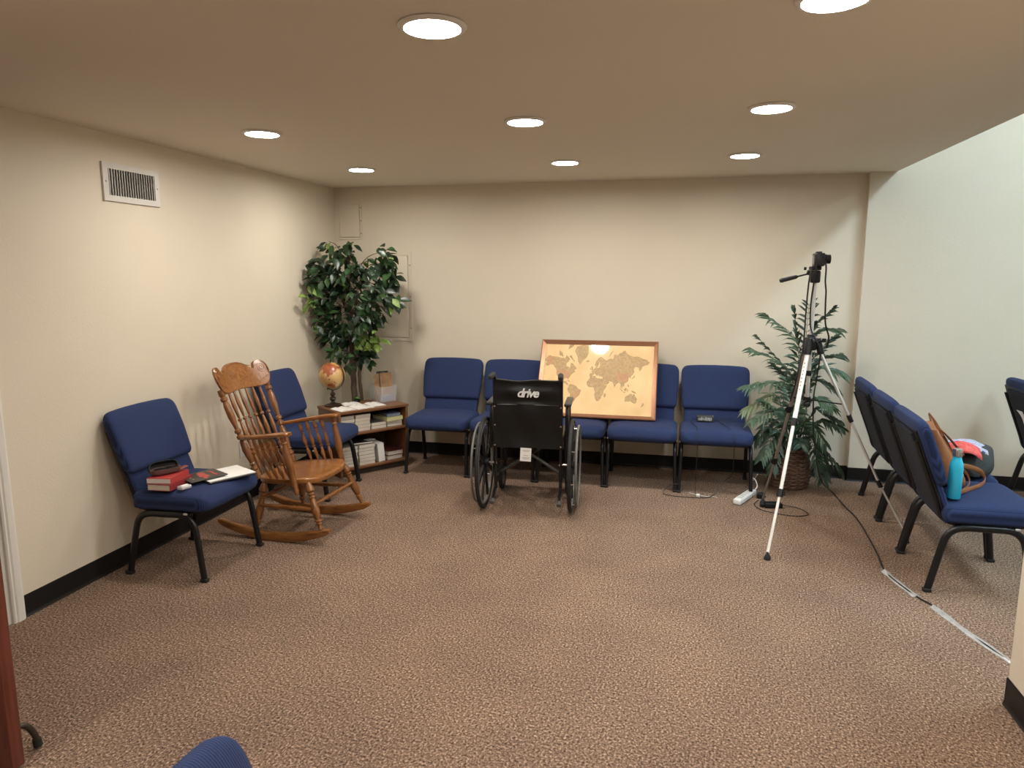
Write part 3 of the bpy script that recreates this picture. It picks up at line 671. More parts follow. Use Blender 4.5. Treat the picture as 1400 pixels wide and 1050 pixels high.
LANDS = {
 'tan': [
  [(-168, 66), (-156, 71), (-140, 70), (-128, 70), (-115, 69), (-100, 68), (-95, 72), (-85, 69), (-82, 67), (-87, 64), (-94, 60), (-92, 57), (-82, 55), (-79, 52), (-78, 56), (-77, 62), (-70, 61), (-65, 58), (-60, 55), (-56, 52), (-66, 50), (-60, 46), (-66, 44), (-70, 42), (-75, 38), (-76, 35), (-81, 31), (-80, 26), (-82, 29), (-90, 30), (-97, 27), (-97, 21), (-94, 18), (-90, 21), (-87, 21), (-88, 16), (-83, 15), (-83, 10), (-79, 9), (-82, 8), (-88, 13), (-95, 16), (-105, 20), (-110, 27), (-114, 31), (-117, 33), (-122, 37), (-124, 42), (-124, 48), (-130, 54), (-137, 59), (-148, 60), (-158, 57), (-165, 60), (-160, 63)],
  [(-45, 60), (-52, 65), (-55, 70), (-66, 76), (-60, 79), (-40, 80), (-22, 79.5), (-20, 74), (-25, 70), (-38, 66)],
  [(-75, 10), (-72, 12), (-62, 10), (-52, 5), (-48, 0), (-35, -6), (-38, -13), (-40, -21), (-48, -26), (-54, -34), (-58, -38), (-65, -42), (-66, -47), (-69, -52), (-74, -52), (-74, -42), (-71, -30), (-70, -18), (-76, -13), (-81, -5), (-78, 2)],
  [(-10, 36.5), (-9, 43), (-1, 44), (-4, 48), (2, 51), (8, 54), (10, 57), (12, 55), (20, 55), (24, 59), (28, 60), (22, 61), (25, 65), (20, 64), (17, 61), (14, 56), (10, 59), (5, 60), (8, 63), (15, 68), (25, 71), (40, 67), (45, 67), (55, 69), (68, 69), (70, 73), (80, 73), (90, 75), (105, 77), (115, 74), (130, 72), (150, 72), (165, 70), (180, 69), (190, 66), (178, 62), (165, 60), (163, 56), (157, 52), (155, 58), (142, 59), (136, 54), (140, 50), (133, 43), (128, 39), (129, 35), (126, 36), (122, 39), (118, 38), (122, 33), (120, 27), (112, 22), (108, 20), (109, 13), (105, 9), (100, 13), (103, 3), (99, 8), (97, 17), (91, 22), (87, 21), (80, 14), (77, 8), (73, 18), (68, 24), (58, 26), (52, 28), (56, 24), (58, 20), (52, 16), (44, 13), (40, 20), (35, 29), (36, 36), (28, 37), (27, 41), (23, 37), (19, 42), (14, 45), (18, 40), (15, 38), (9, 44), (3, 42), (-1, 37)],
  [(-6, 36), (10, 37), (11, 33), (20, 31), (32, 31), (36, 24), (40, 15), (44, 11), (51, 12), (47, 4), (40, -4), (40, -15), (35, -21), (33, -27), (26, -34), (19, -35), (15, -28), (12, -17), (13, -8), (9, 0), (9, 4), (4, 6), (-4, 5), (-10, 6), (-15, 11), (-17, 15), (-16, 22), (-10, 29)],
  [(114, -22), (114, -34), (124, -33), (132, -32), (138, -35), (147, -38), (151, -34), (153, -27), (146, -19), (142, -11), (140, -17), (136, -15), (136, -12), (130, -12), (124, -16)],
  [(44, -13), (50, -15), (47, -25), (43, -22)], [(-5, 50), (1, 51), (0, 54), (-3, 58), (-6, 57), (-3, 54)], [(-10, 52), (-6, 52), (-6, 55), (-9, 54)], [(-24, 64), (-14, 65), (-16, 66.5), (-23, 66)],
  [(131, 33), (135, 34), (140, 36), (142, 42), (139, 40), (136, 36)], [(95, 5), (104, -3), (105, -6), (100, -1)], [(109, 1), (115, 6), (118, 3), (115, -3), (110, -2)], [(132, -1), (140, -3), (147, -7), (150, -10), (142, -8), (138, -7)],
  [(106, -6), (114, -7), (114, -8.5), (106, -7.5)], [(119, -5), (121, 1), (124, 1), (121, -2), (122, -5)], [(172, -35), (177, -39), (173, -43), (167, -46), (171, -41)], [(-84, 22), (-77, 20), (-75, 20), (-80, 23)],
  [(-120, 72), (-105, 70), (-110, 74), (-120, 76)], [(-85, 71), (-72, 68), (-64, 64), (-70, 66), (-78, 72)], [(-90, 77), (-75, 79), (-65, 82), (-85, 81)], [(120, 15), (122, 18), (124, 12), (125, 8), (122, 11)], [(52, 71), (58, 74), (66, 76.5), (58, 75)]],
 'rust': [[(-168, 66), (-156, 71), (-141, 70), (-141, 60), (-150, 60), (-158, 57), (-165, 60), (-160, 63)],
  [(-124, 48), (-95, 49), (-83, 46), (-70, 45), (-75, 38), (-81, 31), (-90, 30), (-97, 27), (-110, 31), (-117, 33), (-124, 42)],
  [(75, 38), (88, 48), (100, 43), (118, 48), (130, 47), (122, 39), (122, 32), (118, 24), (108, 22), (98, 25), (88, 28), (80, 32)],
  [(34, -28), (20, -34), (18, -28), (26, -23)], [(52, 28), (60, 36), (48, 39), (45, 34)], [(-54, -33), (-60, -22), (-50, -2), (-37, -6), (-40, -20)]]}
TAN = mat('map_land_ink', (0.56, 0.37, 0.165), (0.40, 0.255, 0.11), scale=60, rough=0.5, coat=1.0, coatr=0.05, detail=6)
RUST = mat('map_rust_ink', (0.58, 0.31, 0.14), (0.46, 0.25, 0.12), scale=60, rough=0.5, coat=1.0, coatr=0.05, detail=6)
OUTL = mat('map_outline_ink', (0.20, 0.12, 0.05), rough=0.5, coat=1.0)
IW, IH = MW - 2 * FW, MH - 2 * FW
def prj(lon, lat):
    mer = math.log(math.tan(pi / 4 + radians(lat) / 2))
    return (-IW / 2 + IW * (lon + 170) / 372.0, FW + IH * (0.36 + 0.26 * mer))
random.seed(5)
for kind, dep, ink in (('tan', 0.0006, TAN), ('rust', 0.0010, RUST)):
    for poly in LANDS[kind]:
        pl = []
        for i in range(len(poly)):
            a, b = poly[i], poly[(i + 1) % len(poly)]; pl.append(a)
            if kind == 'tan' and len(poly) > 10:
                for q in (0.33, 0.67): pl.append((a[0] + (b[0] - a[0]) * q + random.uniform(-.9, .9), a[1] + (b[1] - a[1]) * q + random.uniform(-.7, .7)))
        pts = [prj(*p) for p in pl]
        o = MB().prism(pts, -0.004, -0.004 - dep, lambda u, v, h: Vector((u, h, v))).build('printed_land', ink, mp_, 0)
        if kind == 'tan':
            MB().tube([Vector((u, -0.0047, v)) for u, v in pts], 0.0007, 4, closed=True).build('printed_coastline', OUTL, o, 0)

# ================================================================== CORNER BOOKCASE (front = local -Y)
BA = radians(52.2); BL, BD, BH = 0.595, 0.37, 0.510
FLc = Vector((0.408, -0.868, 0)); ex = Vector((cos(BA), sin(BA), 0)); ey = Vector((-sin(BA), cos(BA), 0))
def bc(x, d, z=0.0): return FLc + ex * x + ey * d + Vector((0, 0, z))
bk_ = thing('bookcase', 'low brown wood bookcase set diagonally across the corner', 'bookcase', FLc, BA)
def bpart(name, a, b): return MB().rbox([(a[i] + b[i]) / 2 for i in range(3)], [abs(b[i] - a[i]) for i in range(3)], 0.0015).build(name, CASEW, bk_)
bpart('top_board', (-0.006, -0.006, BH - 0.020), (BL + 0.006, BD, BH))
bpart('side_panel', (0, 0, 0), (0.018, BD - 0.004, BH - 0.020)); bpart('side_panel', (BL - 0.018, 0, 0), (BL, BD - 0.004, BH - 0.020))
bpart('shelf', (0.018, 0.004, 0.318), (BL - 0.018, BD - 0.01, 0.336)); bpart('bottom_shelf', (0.018, 0.002, 0.048), (BL - 0.018, BD - 0.01, 0.066))
MB().bx((0.018, 0.03, 0.0), (BL - 0.018, 0.042, 0.048)).build('toe_kick', mat('dark_kick', (0.03, 0.018, 0.01), rough=0.6), bk_, 0)
MB().bx((0.018, BD - 0.010, 0.0), (BL - 0.018, BD - 0.005, BH - 0.021)).build('back_board', mat('dark_back', (0.09, 0.045, 0.022), rough=0.7), bk_, 0)

COVERS = {}
def cover(c): 
    if c not in COVERS: COVERS[c] = mat('cover_%d' % len(COVERS), c, rough=0.45)
    return COVERS[c]
def book(label, group, loc, rz, sx, sy, sz_, c, hard=False, name='book', parentless=True, pages=PAGES, rot=None):
    """lies flat: spine at +Y local back, page block faces -Y, x, and +x"""
    t = thing(name, label, 'book', loc, rz, group)
    if rot: t.rotation_euler = rot
    tk = 0.0025 if hard else 0.0012; ov = 0.003 if hard else 0.0006
    MB().bx((-sx / 2 + ov, -sy / 2 + ov, tk), (sx / 2 - ov, sy / 2 - tk, sz_ - tk)).build('page_block', pages, t, 0)
    m = MB(); m.bx((-sx / 2, -sy / 2, 0), (sx / 2, sy / 2, tk)); m.bx((-sx / 2, -sy / 2, sz_ - tk), (sx / 2, sy / 2, sz_)); m.bx((-sx / 2, sy / 2 - tk, tk), (sx / 2, sy / 2, sz_ - tk))
    m.build('cover', cover(c), t, 0)
    return t
random.seed(11)
ORD = ['bottom', 'second', 'third', 'fourth', 'fifth', 'topmost']
def stack(xc, d, z, sx, sy, hs, c, where, group, hard=False):
    zz = z + 0.0004
    for i, h in enumerate(hs):
        nm = 'topmost' if i == len(hs) - 1 else ORD[i]
        j = random.uniform(-0.004, 0.004)
        book('%s %s, %s' % ('dark red hardback' if hard else 'cream edged paperback', nm if nm in ('topmost', 'bottom') else nm + ' from the bottom', where), group,
             bc(xc + j, d + random.uniform(0, 0.008), zz), BA + random.uniform(-0.02, 0.02), sx, sy, h, c, hard); zz += h + 0.0003
    return zz
D0 = 0.155
G1 = 'stacked paperbacks in the corner bookcase'
stack(0.084, 0.13, 0.336, 0.118, 0.20, [0.026] * 5, (0.30, 0.27, 0.22), 'left stack on the upper bookcase shelf', G1)
stack(0.214, 0.125, 0.336, 0.126, 0.20, [0.026] * 5, (0.30, 0.27, 0.22), 'second stack on the upper bookcase shelf', G1)
stack(0.352, 0.13, 0.336, 0.130, 0.20, [0.026, 0.024], (0.10, 0.09, 0.09), 'low pair in the middle of the upper bookcase shelf', G1)
z_ = stack(0.490, 0.13, 0.336, 0.132, 0.20, [0.026, 0.022], (0.13, 0.10, 0.09), 'low pair at the right of the upper bookcase shelf', G1)
book('thick yellow green paperback lying on the right pair of the upper shelf', None, bc(0.478, 0.118, z_), BA + 0.10, 0.152, 0.20, 0.030, (0.52, 0.50, 0.20), pages=mat('yellow_pages', (0.62, 0.60, 0.32), rough=0.8))
z_ += 0.0305
cb = thing('card_box', 'small blue grey box on top of the yellow green book', 'box', bc(0.490, 0.115, z_), BA - 0.06)
MB().rbox((0, 0, 0.011), (0.115, 0.16, 0.022), 0.001).build('box_body', mat('blue_grey_card', (0.12, 0.16, 0.22), (0.20, 0.25, 0.32), scale=30, rough=0.6), cb)
MB().rbox((0, 0, 0.0235), (0.117, 0.162, 0.003), 0.001).build('lid', mat('blue_card', (0.09, 0.12, 0.20), rough=0.6), cb)
stack(0.095, 0.128, 0.066, 0.132, 0.20, [0.0262] * 6, (0.24, 0.21, 0.19), 'left stack on the lower bookcase shelf', G1)
stack(0.240, 0.125, 0.066, 0.134, 0.20, [0.0265] * 6, (0.24, 0.21, 0.19), 'second stack on the lower bookcase shelf', G1)
tb = thing('book', 'white paperback standing on end, leaning between lower shelf stacks', 'book', bc(0.366, 0.115, 0.070), BA); tb.rotation_euler = (0, radians(-5), BA)
MB().bx((-0.026, -0.09, 0), (0.026, 0.09, 0.146)).build('page_block', PAPER, tb, 0)
m = MB(); m.bx((-0.028, -0.091, 0), (-0.026, 0.091, 0.147)); m.bx((0.026, -0.091, 0), (0.028, 0.091, 0.147)); m.bx((-0.028, 0.09, 0), (0.028, 0.092, 0.147)); m.build('cover', cover((0.62, 0.60, 0.58)), tb, 0)
stack(0.487, 0.132, 0.066, 0.138, 0.21, [0.036, 0.036], (0.085, 0.018, 0.016), 'right end of the lower bookcase shelf', 'dark red hardbacks in the bookcase', True)
bl = book('thin black folder lying across the second lower shelf stack', None, bc(0.235, 0.15, 0.066 + 6 * 0.0268 + 0.002), BA - 0.15, 0.15, 0.20, 0.012, (0.02, 0.02, 0.022))
pm = thing('folded_leaflet', 'small white leaflet lying above the leaning white paperback', 'paper', bc(0.300, 0.10, 0.066 + 6 * 0.0268 + 0.0145), BA + 0.3)
MB().rbox((0, 0, 0.0015), (0.075, 0.055, 0.003), 0.001).build('leaflet_sheet', PAPER, pm)
m = MB(); m.bx((-0.03, -0.02, 0.003), (0.02, -0.012, 0.0034)); m.bx((-0.03, 0.004, 0.003), (0.03, 0.012, 0.0034)); m.build('leaflet_print', mat('dark_print', (0.07, 0.07, 0.08), rough=0.7), pm, 0)

# things on the bookcase top
def booklet(label, x, d, rz, w, l, z, fan=0.012):
    t = thing('open_booklet', label, 'booklet', bc(x, d, z), BA + rz, 'white open booklets on the bookcase')
    for sx in (-1, 1):
        rings = []
        for i in range(7):
            q = i / 6; xx = sx * w * q; zz = fan * sin(pi * min(1, q * 1.05)) * (1 - q * 0.55) + 0.0015
            rings.append([Vector((xx, -l / 2, 0.0002)), Vector((xx, l / 2, 0.0002)), Vector((xx, l / 2, zz)), Vector((xx, -l / 2, zz))])
        MB().loft(rings).build('page_half', PAPER, t, 40)
    m = MB()
    for k in range(5): m.box((w * 0.5, l * (0.30 - 0.13 * k), fan * 0.75 + 0.0022), (w * 0.6, 0.004, 0.0004))
    m.build('page_print', mat('pale_print', (0.62, 0.61, 0.60), rough=0.8), t, 0)
booklet('open white booklet at the left end of the bookcase top', 0.090, 0.100, radians(6), 0.070, 0.16, BH + .0005)
booklet('open white booklet behind the others on the bookcase top', 0.235, 0.262, radians(-8), 0.072, 0.13, BH + .0005, 0.009)
booklet('open white booklet in the middle of the bookcase top', 0.240, 0.100, radians(4), 0.072, 0.16, BH + .0005, 0.010)
booklet('open white booklet by the clear plastic tub', 0.378, 0.135, radians(-4), 0.058, 0.17, BH + .0005, 0.008)

# globe
gl = thing('desk_globe', 'small antique style desk globe on a dark turned stand', 'globe', bc(0.090, 0.285, BH + .0003), radians(-10))
DKW = mat('dark_turned_wood', (0.028, 0.014, 0.009), rough=0.35, coat=0.3)
MB().lathe([(0.0, 0.0), (0.066, 0.0), (0.068, 0.008), (0.055, 0.016), (0.030, 0.022), (0.016, 0.030), (0.013, 0.038), (0.022, 0.048), (0.026, 0.060), (0.020, 0.072), (0.011, 0.078), (0.019, 0.088), (0.021, 0.098), (0.012, 0.108), (0.008, 0.116), (0.008, 0.128), (0.0, 0.128)], 24).build('stand', DKW, gl)
TI = radians(23.5); C0 = Vector((0, 0, 0.242)); RG = 0.103
gm = bpy.data.materials.new('globe_print'); gm.use_nodes = True; nt = gm.node_tree; b = nt.nodes['Principled BSDF']
tc = nt.nodes.new('ShaderNodeTexCoord'); nz = nt.nodes.new('ShaderNodeTexNoise'); nz.inputs['Scale'].default_value = 14; nz.inputs['Detail'].default_value = 6
nt.links.new(tc.outputs['Object'], nz.inputs['Vector']); rp = nt.nodes.new('ShaderNodeValToRGB')
rp.color_ramp.elements[0].position = 0.40; rp.color_ramp.elements[0].color = (0.62, 0.36, 0.13, 1); rp.color_ramp.elements[1].position = 0.62; rp.color_ramp.elements[1].color = (0.72, 0.47, 0.20, 1)
nt.links.new(nz.outputs['Fac'], rp.inputs['Fac']); nt.links.new(rp.outputs[0], b.inputs['Base Color']); b.inputs['Roughness'].default_value = 0.28; b.inputs['Coat Weight'].default_value = 0.4
gm2 = mat('globe_land', (0.42, 0.085, 0.028), (0.33, 0.12, 0.04), scale=40, rough=0.28, coat=0.4)
m = MB(); m.lathe([(RG * sin(pi * i / 20), -RG * cos(pi * i / 20)) for i in range(21)], 36)
ball = m.build('globe_ball', gm, gl, 60, loc=C0); ball.rotation_euler = (0, TI, 0)
# land patches laid on the ball (Asia and Australia face the room)
LON0 = 115 + 62
def onball(lon, lat, r):
    a = radians(lon - LON0); return Vector((r * cos(radians(lat)) * cos(a), r * cos(radians(lat)) * sin(a), r * sin(radians(lat))))
def patch(poly):
    bm = bmesh.new(); vs_ = []
    pl = []
    for i in range(len(poly)):
        a, c = poly[i], poly[(i + 1) % len(poly)]; pl += [a, ((a[0] + c[0]) / 2, (a[1] + c[1]) / 2)]
    for p in pl: vs_.append(bm.verts.new((p[0], p[1], 0)))
    for t in tessellate_polygon([[v.co for v in vs_]]): bm.faces.new([vs_[i] for i in t])
    for _ in range(3):
        es = [e for e in bm.edges if e.calc_length() > 7]
        if es: bmesh.ops.subdivide_edges(bm, edges=es, cuts=1); bmesh.ops.triangulate(bm, faces=bm.faces)
    for v in bm.verts: v.co = onball(v.co.x, v.co.y, RG + 0.0006)
    bmesh.ops.recalc_face_normals(bm, faces=bm.faces)
    me = bpy.data.meshes.new('printed_land'); bm.to_mesh(me); bm.free(); me.materials.append(gm2); return me
for poly in (LANDS['tan'][3], LANDS['tan'][4], LANDS['tan'][5], LANDS['tan'][10], LANDS['tan'][11], LANDS['tan'][12], LANDS['tan'][13], LANDS['tan'][0], LANDS['tan'][2]):
    part('printed_land', patch(poly), ball)
m = MB(); pts = []
for i in range(19):
    a = radians(-92 + 182 * i / 18); p = Vector(((RG + 0.010) * cos(a), 0, (RG + 0.010) * sin(a))); pts.append(C0 + Matrix.Rotation(TI, 3, 'Y') @ p)
m.tube(pts, 0.004, 8, ref=(0, 1, 0), ra=0.007, rb=0.003); m.build('meridian_ring', DKW, gl, 60)
ax = Matrix.Rotation(TI, 3, 'Y') @ Vector((0, 0, 1)); MB().cyl(C0 - ax * (RG + 0.022), C0 - ax * (RG - 0.002), 0.004, n=8).build('axis_pin', DKW, gl)
# clear tub with magazines
CLEAR = mat('clear_plastic', (0.70, 0.70, 0.73), rough=0.15, alpha=0.30)
tu = thing('plastic_tub', 'clear plastic tub holding magazines on the bookcase', 'tub', bc(0.524, 0.268, BH + .0003), BA + radians(4))
m = MB(); TW, TD, TH = 0.155, 0.205, 0.125
def rr(w_, d_, z): 
    out = []
    for sx, sy, a0 in ((1, 1, 0), (-1, 1, 90), (-1, -1, 180), (1, -1, 270)):
        for i in range(4):
            a = radians(a0 + 30 * i); out.append(Vector((sx * (w_ / 2 - .015) + .015 * cos(a), sy * (d_ / 2 - .015) + .015 * sin(a), z)))
    return out
m.loft([rr(TW * .9, TD * .9, 0.001), rr(TW, TD, TH), rr(TW + .010, TD + .010, TH), rr(TW + .010, TD + .010, TH - .004), rr(TW + .003, TD + .003, TH - .004), rr(TW * .9 + .003, TD * .9 + .003, 0.0)], cap=False)
n0 = len(m.v); m.f.append([i for i in range(16)]); m.f.append([80 + i for i in range(16)][::-1])
m.build('tub_shell', CLEAR, tu, 40)
def mag(label, x, y, tilt, yaw, w_, h_, c1, c2, t_=0.008):
    g = thing('magazine', label, 'magazine', bc(0.524, 0.268, BH + 0.004) + ex * x + ey * y, BA); g.rotation_euler = (radians(tilt), radians(yaw), BA + radians(4))
    MB().bx((-w_ / 2, 0.0, 0), (w_ / 2, t_ - .002, h_)).build('page_block', PAGES, g, 0)
    cv = MB().bx((-w_ / 2, -0.001, 0), (w_ / 2, 0, h_)).build('cover', mat('magcover_%s' % label[:12].replace(' ', '_'), c1, c2, scale=18, rough=0.3), g, 0)
mag('magazine with a brown tinted cover standing at the front of the tub', 0.020, -0.045, -6, 0, 0.105, 0.225, (0.20, 0.10, 0.045), (0.42, 0.26, 0.13))
mag('magazine with a dark purplish cover standing left in the tub', -0.018, -0.020, -5, -4, 0.105, 0.220, (0.05, 0.035, 0.04), (0.17, 0.12, 0.12))
mag('black edged magazine standing at the back of the tub', 0.004, 0.008, -4, 2, 0.11, 0.235, (0.02, 0.02, 0.022), (0.10, 0.08, 0.07))
mag('blue printed booklet lying low in the front of the tub', 0.0, -0.070, -3, 0, 0.11, 0.045, (0.10, 0.14, 0.30), (0.30, 0.34, 0.45), 0.014)
# sprig plant
sg = thing('small_plant', 'tiny green leafy plant in a low black pot behind the booklets', 'plant', bc(0.315, 0.325, BH + .0003))
MB().lathe([(0.0, 0), (0.024, 0), (0.030, 0.018), (0.032, 0.020), (0.026, 0.018), (0, 0.016)], 16).build('pot', BLACKP, sg)
random.seed(3)
lfm = mat('fresh_green_leaf', (0.055, 0.16, 0.030), (0.10, 0.25, 0.05), scale=30, rough=0.5)
for k in range(16):
    a = 2 * pi * k / 16 + random.uniform(-.2, .2); L_ = random.uniform(0.022, 0.042); e = radians(random.uniform(15, 65)); dr_ = Vector((cos(a) * cos(e), sin(a) * cos(e), sin(e))); si = Vector((-sin(a), cos(a), 0)) * 0.007; o = Vector((0, 0, 0.017))
    m = MB(); m.add([o, o + dr_ * L_ * .5 + si, o + dr_ * L_ + Vector((0, 0, -.006)), o + dr_ * L_ * .5 - si, o + dr_ * L_ * .5 + Vector((0, 0, -.003))], [[0, 1, 4], [1, 2, 4], [2, 3, 4], [3, 0, 4]]); m.build('leaf', lfm, sg, 0)

# ================================================================== FICUS TREE in the corner
random.seed(21)
fc = thing('ficus_tree', 'tall artificial ficus tree with dark glossy leaves in the back corner', 'tree', (0.245, -0.265, 0))
FO = Vector((0.245, -0.265, 0))
BARK = mat('ficus_bark', (0.085, 0.055, 0.038), (0.17, 0.12, 0.085), scale=22, rough=0.85, bump=0.6, bscale=40, stretch=(1, 1, 0.3))
TWIG = mat('twig_bark', (0.16, 0.12, 0.08), rough=0.8)
MB().lathe([(0.0, 0.0), (0.095, 0.0), (0.115, 0.20), (0.122, 0.235), (0.130, 0.238), (0.130, 0.252), (0.118, 0.252), (0.112, 0.225), (0.0, 0.222)], 28).build('pot', mat('dark_pot', (0.05, 0.03, 0.022), rough=0.5), fc)
tr = [[(0.0, 0.0, 0.222), (0.004, 0.006, 0.5), (-0.004, -0.004, 0.8), (0.006, -0.01, 1.1), (0.0, -0.03, 1.35), (0.01, -0.04, 1.58), (0.02, -0.05, 1.72)],
      [(0.050, 0.01, 0.222), (0.062, 0.012, 0.5), (0.056, 0.0, 0.72), (0.066, -0.004, 0.92), (0.045, -0.02, 1.12), (0.075, -0.04, 1.34), (0.12, -0.05, 1.50)],
      [(-0.02, 0.035, 0.222), (-0.012, 0.03, 0.6), (0.015, 0.028, 0.9), (-0.02, 0.0, 1.15), (-0.07, -0.03, 1.38), (-0.10, -0.05, 1.52)]]
for i, t_ in enumerate(tr):
    P = spline(t_, 6); n = len(P); r0 = (0.027, 0.017, 0.014)[i]
    P = [p + Vector((random.uniform(-.003, .003), random.uniform(-.003, .003), 0)) for p in P]
    MB().tube(P, [r0 * (1 - 0.62 * k / (n - 1)) + random.uniform(-.001, .002) for k in range(n)], 10).build('trunk', BARK, fc, 70)
# leaf clusters: pixel, radius in px, share of leaves
CL = [(440, 400, 26, 8), (436, 370, 22, 6), (455, 360, 24, 8), (478, 372, 26, 8), (465, 345, 16, 5), (500, 372, 26, 9), (524, 362, 19, 7), (518, 392, 24, 8), (534, 380, 13, 4),
      (460, 400, 28, 9), (486, 405, 28, 9), (510, 418, 22, 7), (440, 428, 22, 6), (463, 438, 26, 9), (488, 440, 24, 8), (505, 440, 18, 5), (452, 458, 16, 5), (474, 466, 18, 6), (496, 466, 17, 5),
      (478, 488, 14, 4), (500, 488, 12, 4), (516, 468, 7, 1.2), (430, 386, 12, 3), (535, 412, 14, 4), (449, 330, 5, 0.7), (478, 335, 9, 1.3), (523, 345, 10, 2), (462, 478, 10, 2), (426, 410, 10, 2)]
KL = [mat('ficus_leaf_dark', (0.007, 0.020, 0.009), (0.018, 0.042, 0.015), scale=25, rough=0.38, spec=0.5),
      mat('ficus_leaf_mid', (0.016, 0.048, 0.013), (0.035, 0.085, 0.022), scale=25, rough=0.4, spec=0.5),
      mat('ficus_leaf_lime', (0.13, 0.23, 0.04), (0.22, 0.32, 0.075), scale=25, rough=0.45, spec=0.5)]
def leaf_geo(L=1.0, W=0.5, fold=0.16, droop=0.18):
    vs_ = []; ff = []
    T = [(0, 0.0), (0.16, 0.55), (0.38, 0.98), (0.60, 0.85), (0.82, 0.42), (1.0, 0.0)]
    for t, w_ in T:
        z = -droop * t * t * L; vs_ += [Vector((t * L, -w_ * W / 2, z + fold * w_ * W)), Vector((t * L, 0, z)), Vector((t * L, w_ * W / 2, z + fold * w_ * W))]
    for i in range(len(T) - 1):
        a = i * 3; ff += [[a, a + 1, a + 4, a + 3], [a + 1, a + 2, a + 5, a + 4]]
    return vs_, ff
LG = leaf_geo(0.088, 0.046)
LMESH = [MB().add(*LG).mesh('leaf', k, 180) for k in KL]
tot = sum(c[3] for c in CL); NL = 880; leaves = []
for (px, py, rp, wt) in CL:
    n = int(round(NL * wt / tot)); yc = -0.40 + random.uniform(-0.08, 0.06)
    c = atY(px, py, yc)
    while c.x < 0.09: yc -= 0.02; c = atY(px, py, yc)
    r = rp * 5.25 / F_PX
    # twig to the cluster
    b0 = FO + Vector((random.uniform(-.03, .06), -0.03, min(1.62, max(0.80, c.z - random.uniform(-.02, 0.22)))))
    tw = spline([b0 - FO, (b0.lerp(c, .5) + Vector((0, 0, 0.05))) - FO, c - FO], 4)
    MB().tube(tw, [0.006 - 0.0045 * k / (len(tw) - 1) for k in range(len(tw))], 6).build('branch', TWIG, fc, 60)
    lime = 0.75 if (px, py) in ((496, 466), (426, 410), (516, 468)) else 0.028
    for _ in range(n):
        d = Vector((random.gauss(0, 1), random.gauss(0, 1.0), random.gauss(0, 1))); d.normalize(); d *= r * random.random() ** 0.45; d.y *= 1.25
        p = c + d
        p.x = max(p.x, 0.045); p.y = min(p.y, -0.05)
        out = (p - Vector((0.28, -0.38, p.z))); out.z = 0
        if out.length > 0: out.normalize()
        dr_ = out * random.uniform(0.1, 0.9) + Vector((random.uniform(-.7, .7), random.uniform(-.7, .5), random.uniform(-1.1, 0.25)))
        dr_.normalize()
        if p.x + dr_.x * 0.10 < 0.012: dr_.x = abs(dr_.x)
        nrm = Vector((random.uniform(-.6, .6), -0.5 + random.uniform(-.6, .5), 0.75 + random.uniform(-.4, .4))); si = nrm.cross(dr_).normalized(); nn_ = dr_.cross(si)
        M = Matrix((dr_, si, nn_)).transposed()
        lum = random.random()
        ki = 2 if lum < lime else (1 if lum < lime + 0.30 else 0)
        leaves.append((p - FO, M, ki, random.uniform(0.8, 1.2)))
# the ones nearest the room show largest: single leaves; the rest is one foliage part
leaves.sort(key=lambda l: l[0].y)
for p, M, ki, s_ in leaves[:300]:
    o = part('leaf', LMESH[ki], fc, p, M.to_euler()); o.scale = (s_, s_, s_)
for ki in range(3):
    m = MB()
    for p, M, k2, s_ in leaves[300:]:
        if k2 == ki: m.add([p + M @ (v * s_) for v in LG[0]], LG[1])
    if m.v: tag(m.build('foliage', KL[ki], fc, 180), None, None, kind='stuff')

# ================================================================== PALM in a wicker basket
random.seed(8)
PO = Vector((3.685, -0.285, 0))
pa = thing('potted_palm', 'bushy parlour palm in a dark wicker basket behind the tripod', 'plant', PO)
WICK = mat('dark_wicker', (0.085, 0.045, 0.030), (0.19, 0.115, 0.080), scale=60, rough=0.7)
WICKL = mat('pale_wicker', (0.26, 0.15, 0.105), (0.17, 0.09, 0.06), scale=60, rough=0.65)
def brad(z): return 0.112 + 0.036 * sin(pi * min(1, max(0, (z + 0.03) / 0.30)))
def weave(z, ph, r_): return [Vector(((brad(z) + 0.0055 * sin(14 * a + ph)) * cos(a), (brad(z) + 0.0055 * sin(14 * a + ph)) * sin(a), z)) for a in [2 * pi * k / 84 for k in range(84)]]
for i in range(19):
    z = 0.008 + 0.0142 * i
    MB().tube(weave(z, pi * (i % 2), 0.0062), 0.0066, 6, closed=True).build('wicker_strand', WICKL if i % 2 else WICK, pa, 60)
for k in range(14):
    a = 2 * pi * (k + 0.5) / 14
    MB().tube([Vector((brad(z) * cos(a), brad(z) * sin(a), z)) for z in [0.002 + 0.03 * q for q in range(10)]], 0.0055, 6).build('wicker_stake', WICK, pa, 60)
for s_ in (0, 1):
    MB().tube([Vector(((0.118 + 0.006 * sin(22 * a + pi * s_)) * cos(a), (0.118 + 0.006 * sin(22 * a + pi * s_)) * sin(a), 0.285 + 0.006 * cos(22 * a + pi * s_))) for a in [2 * pi * k / 132 for k in range(132)]], 0.0075, 6, closed=True).build('rim_braid', WICKL if s_ else WICK, pa, 60)
MB().cyl((0, 0, 0.002), (0, 0, 0.255), 0.098, 0.104, 24).build('inner_pot', mat('moss', (0.03, 0.028, 0.018), rough=0.95), pa)
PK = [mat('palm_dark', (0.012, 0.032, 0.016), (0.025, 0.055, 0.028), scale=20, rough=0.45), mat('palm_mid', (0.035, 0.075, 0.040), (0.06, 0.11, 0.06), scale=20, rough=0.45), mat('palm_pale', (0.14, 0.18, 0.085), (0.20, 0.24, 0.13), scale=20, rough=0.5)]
STEM = mat('palm_stem', (0.045, 0.060, 0.022), rough=0.6)
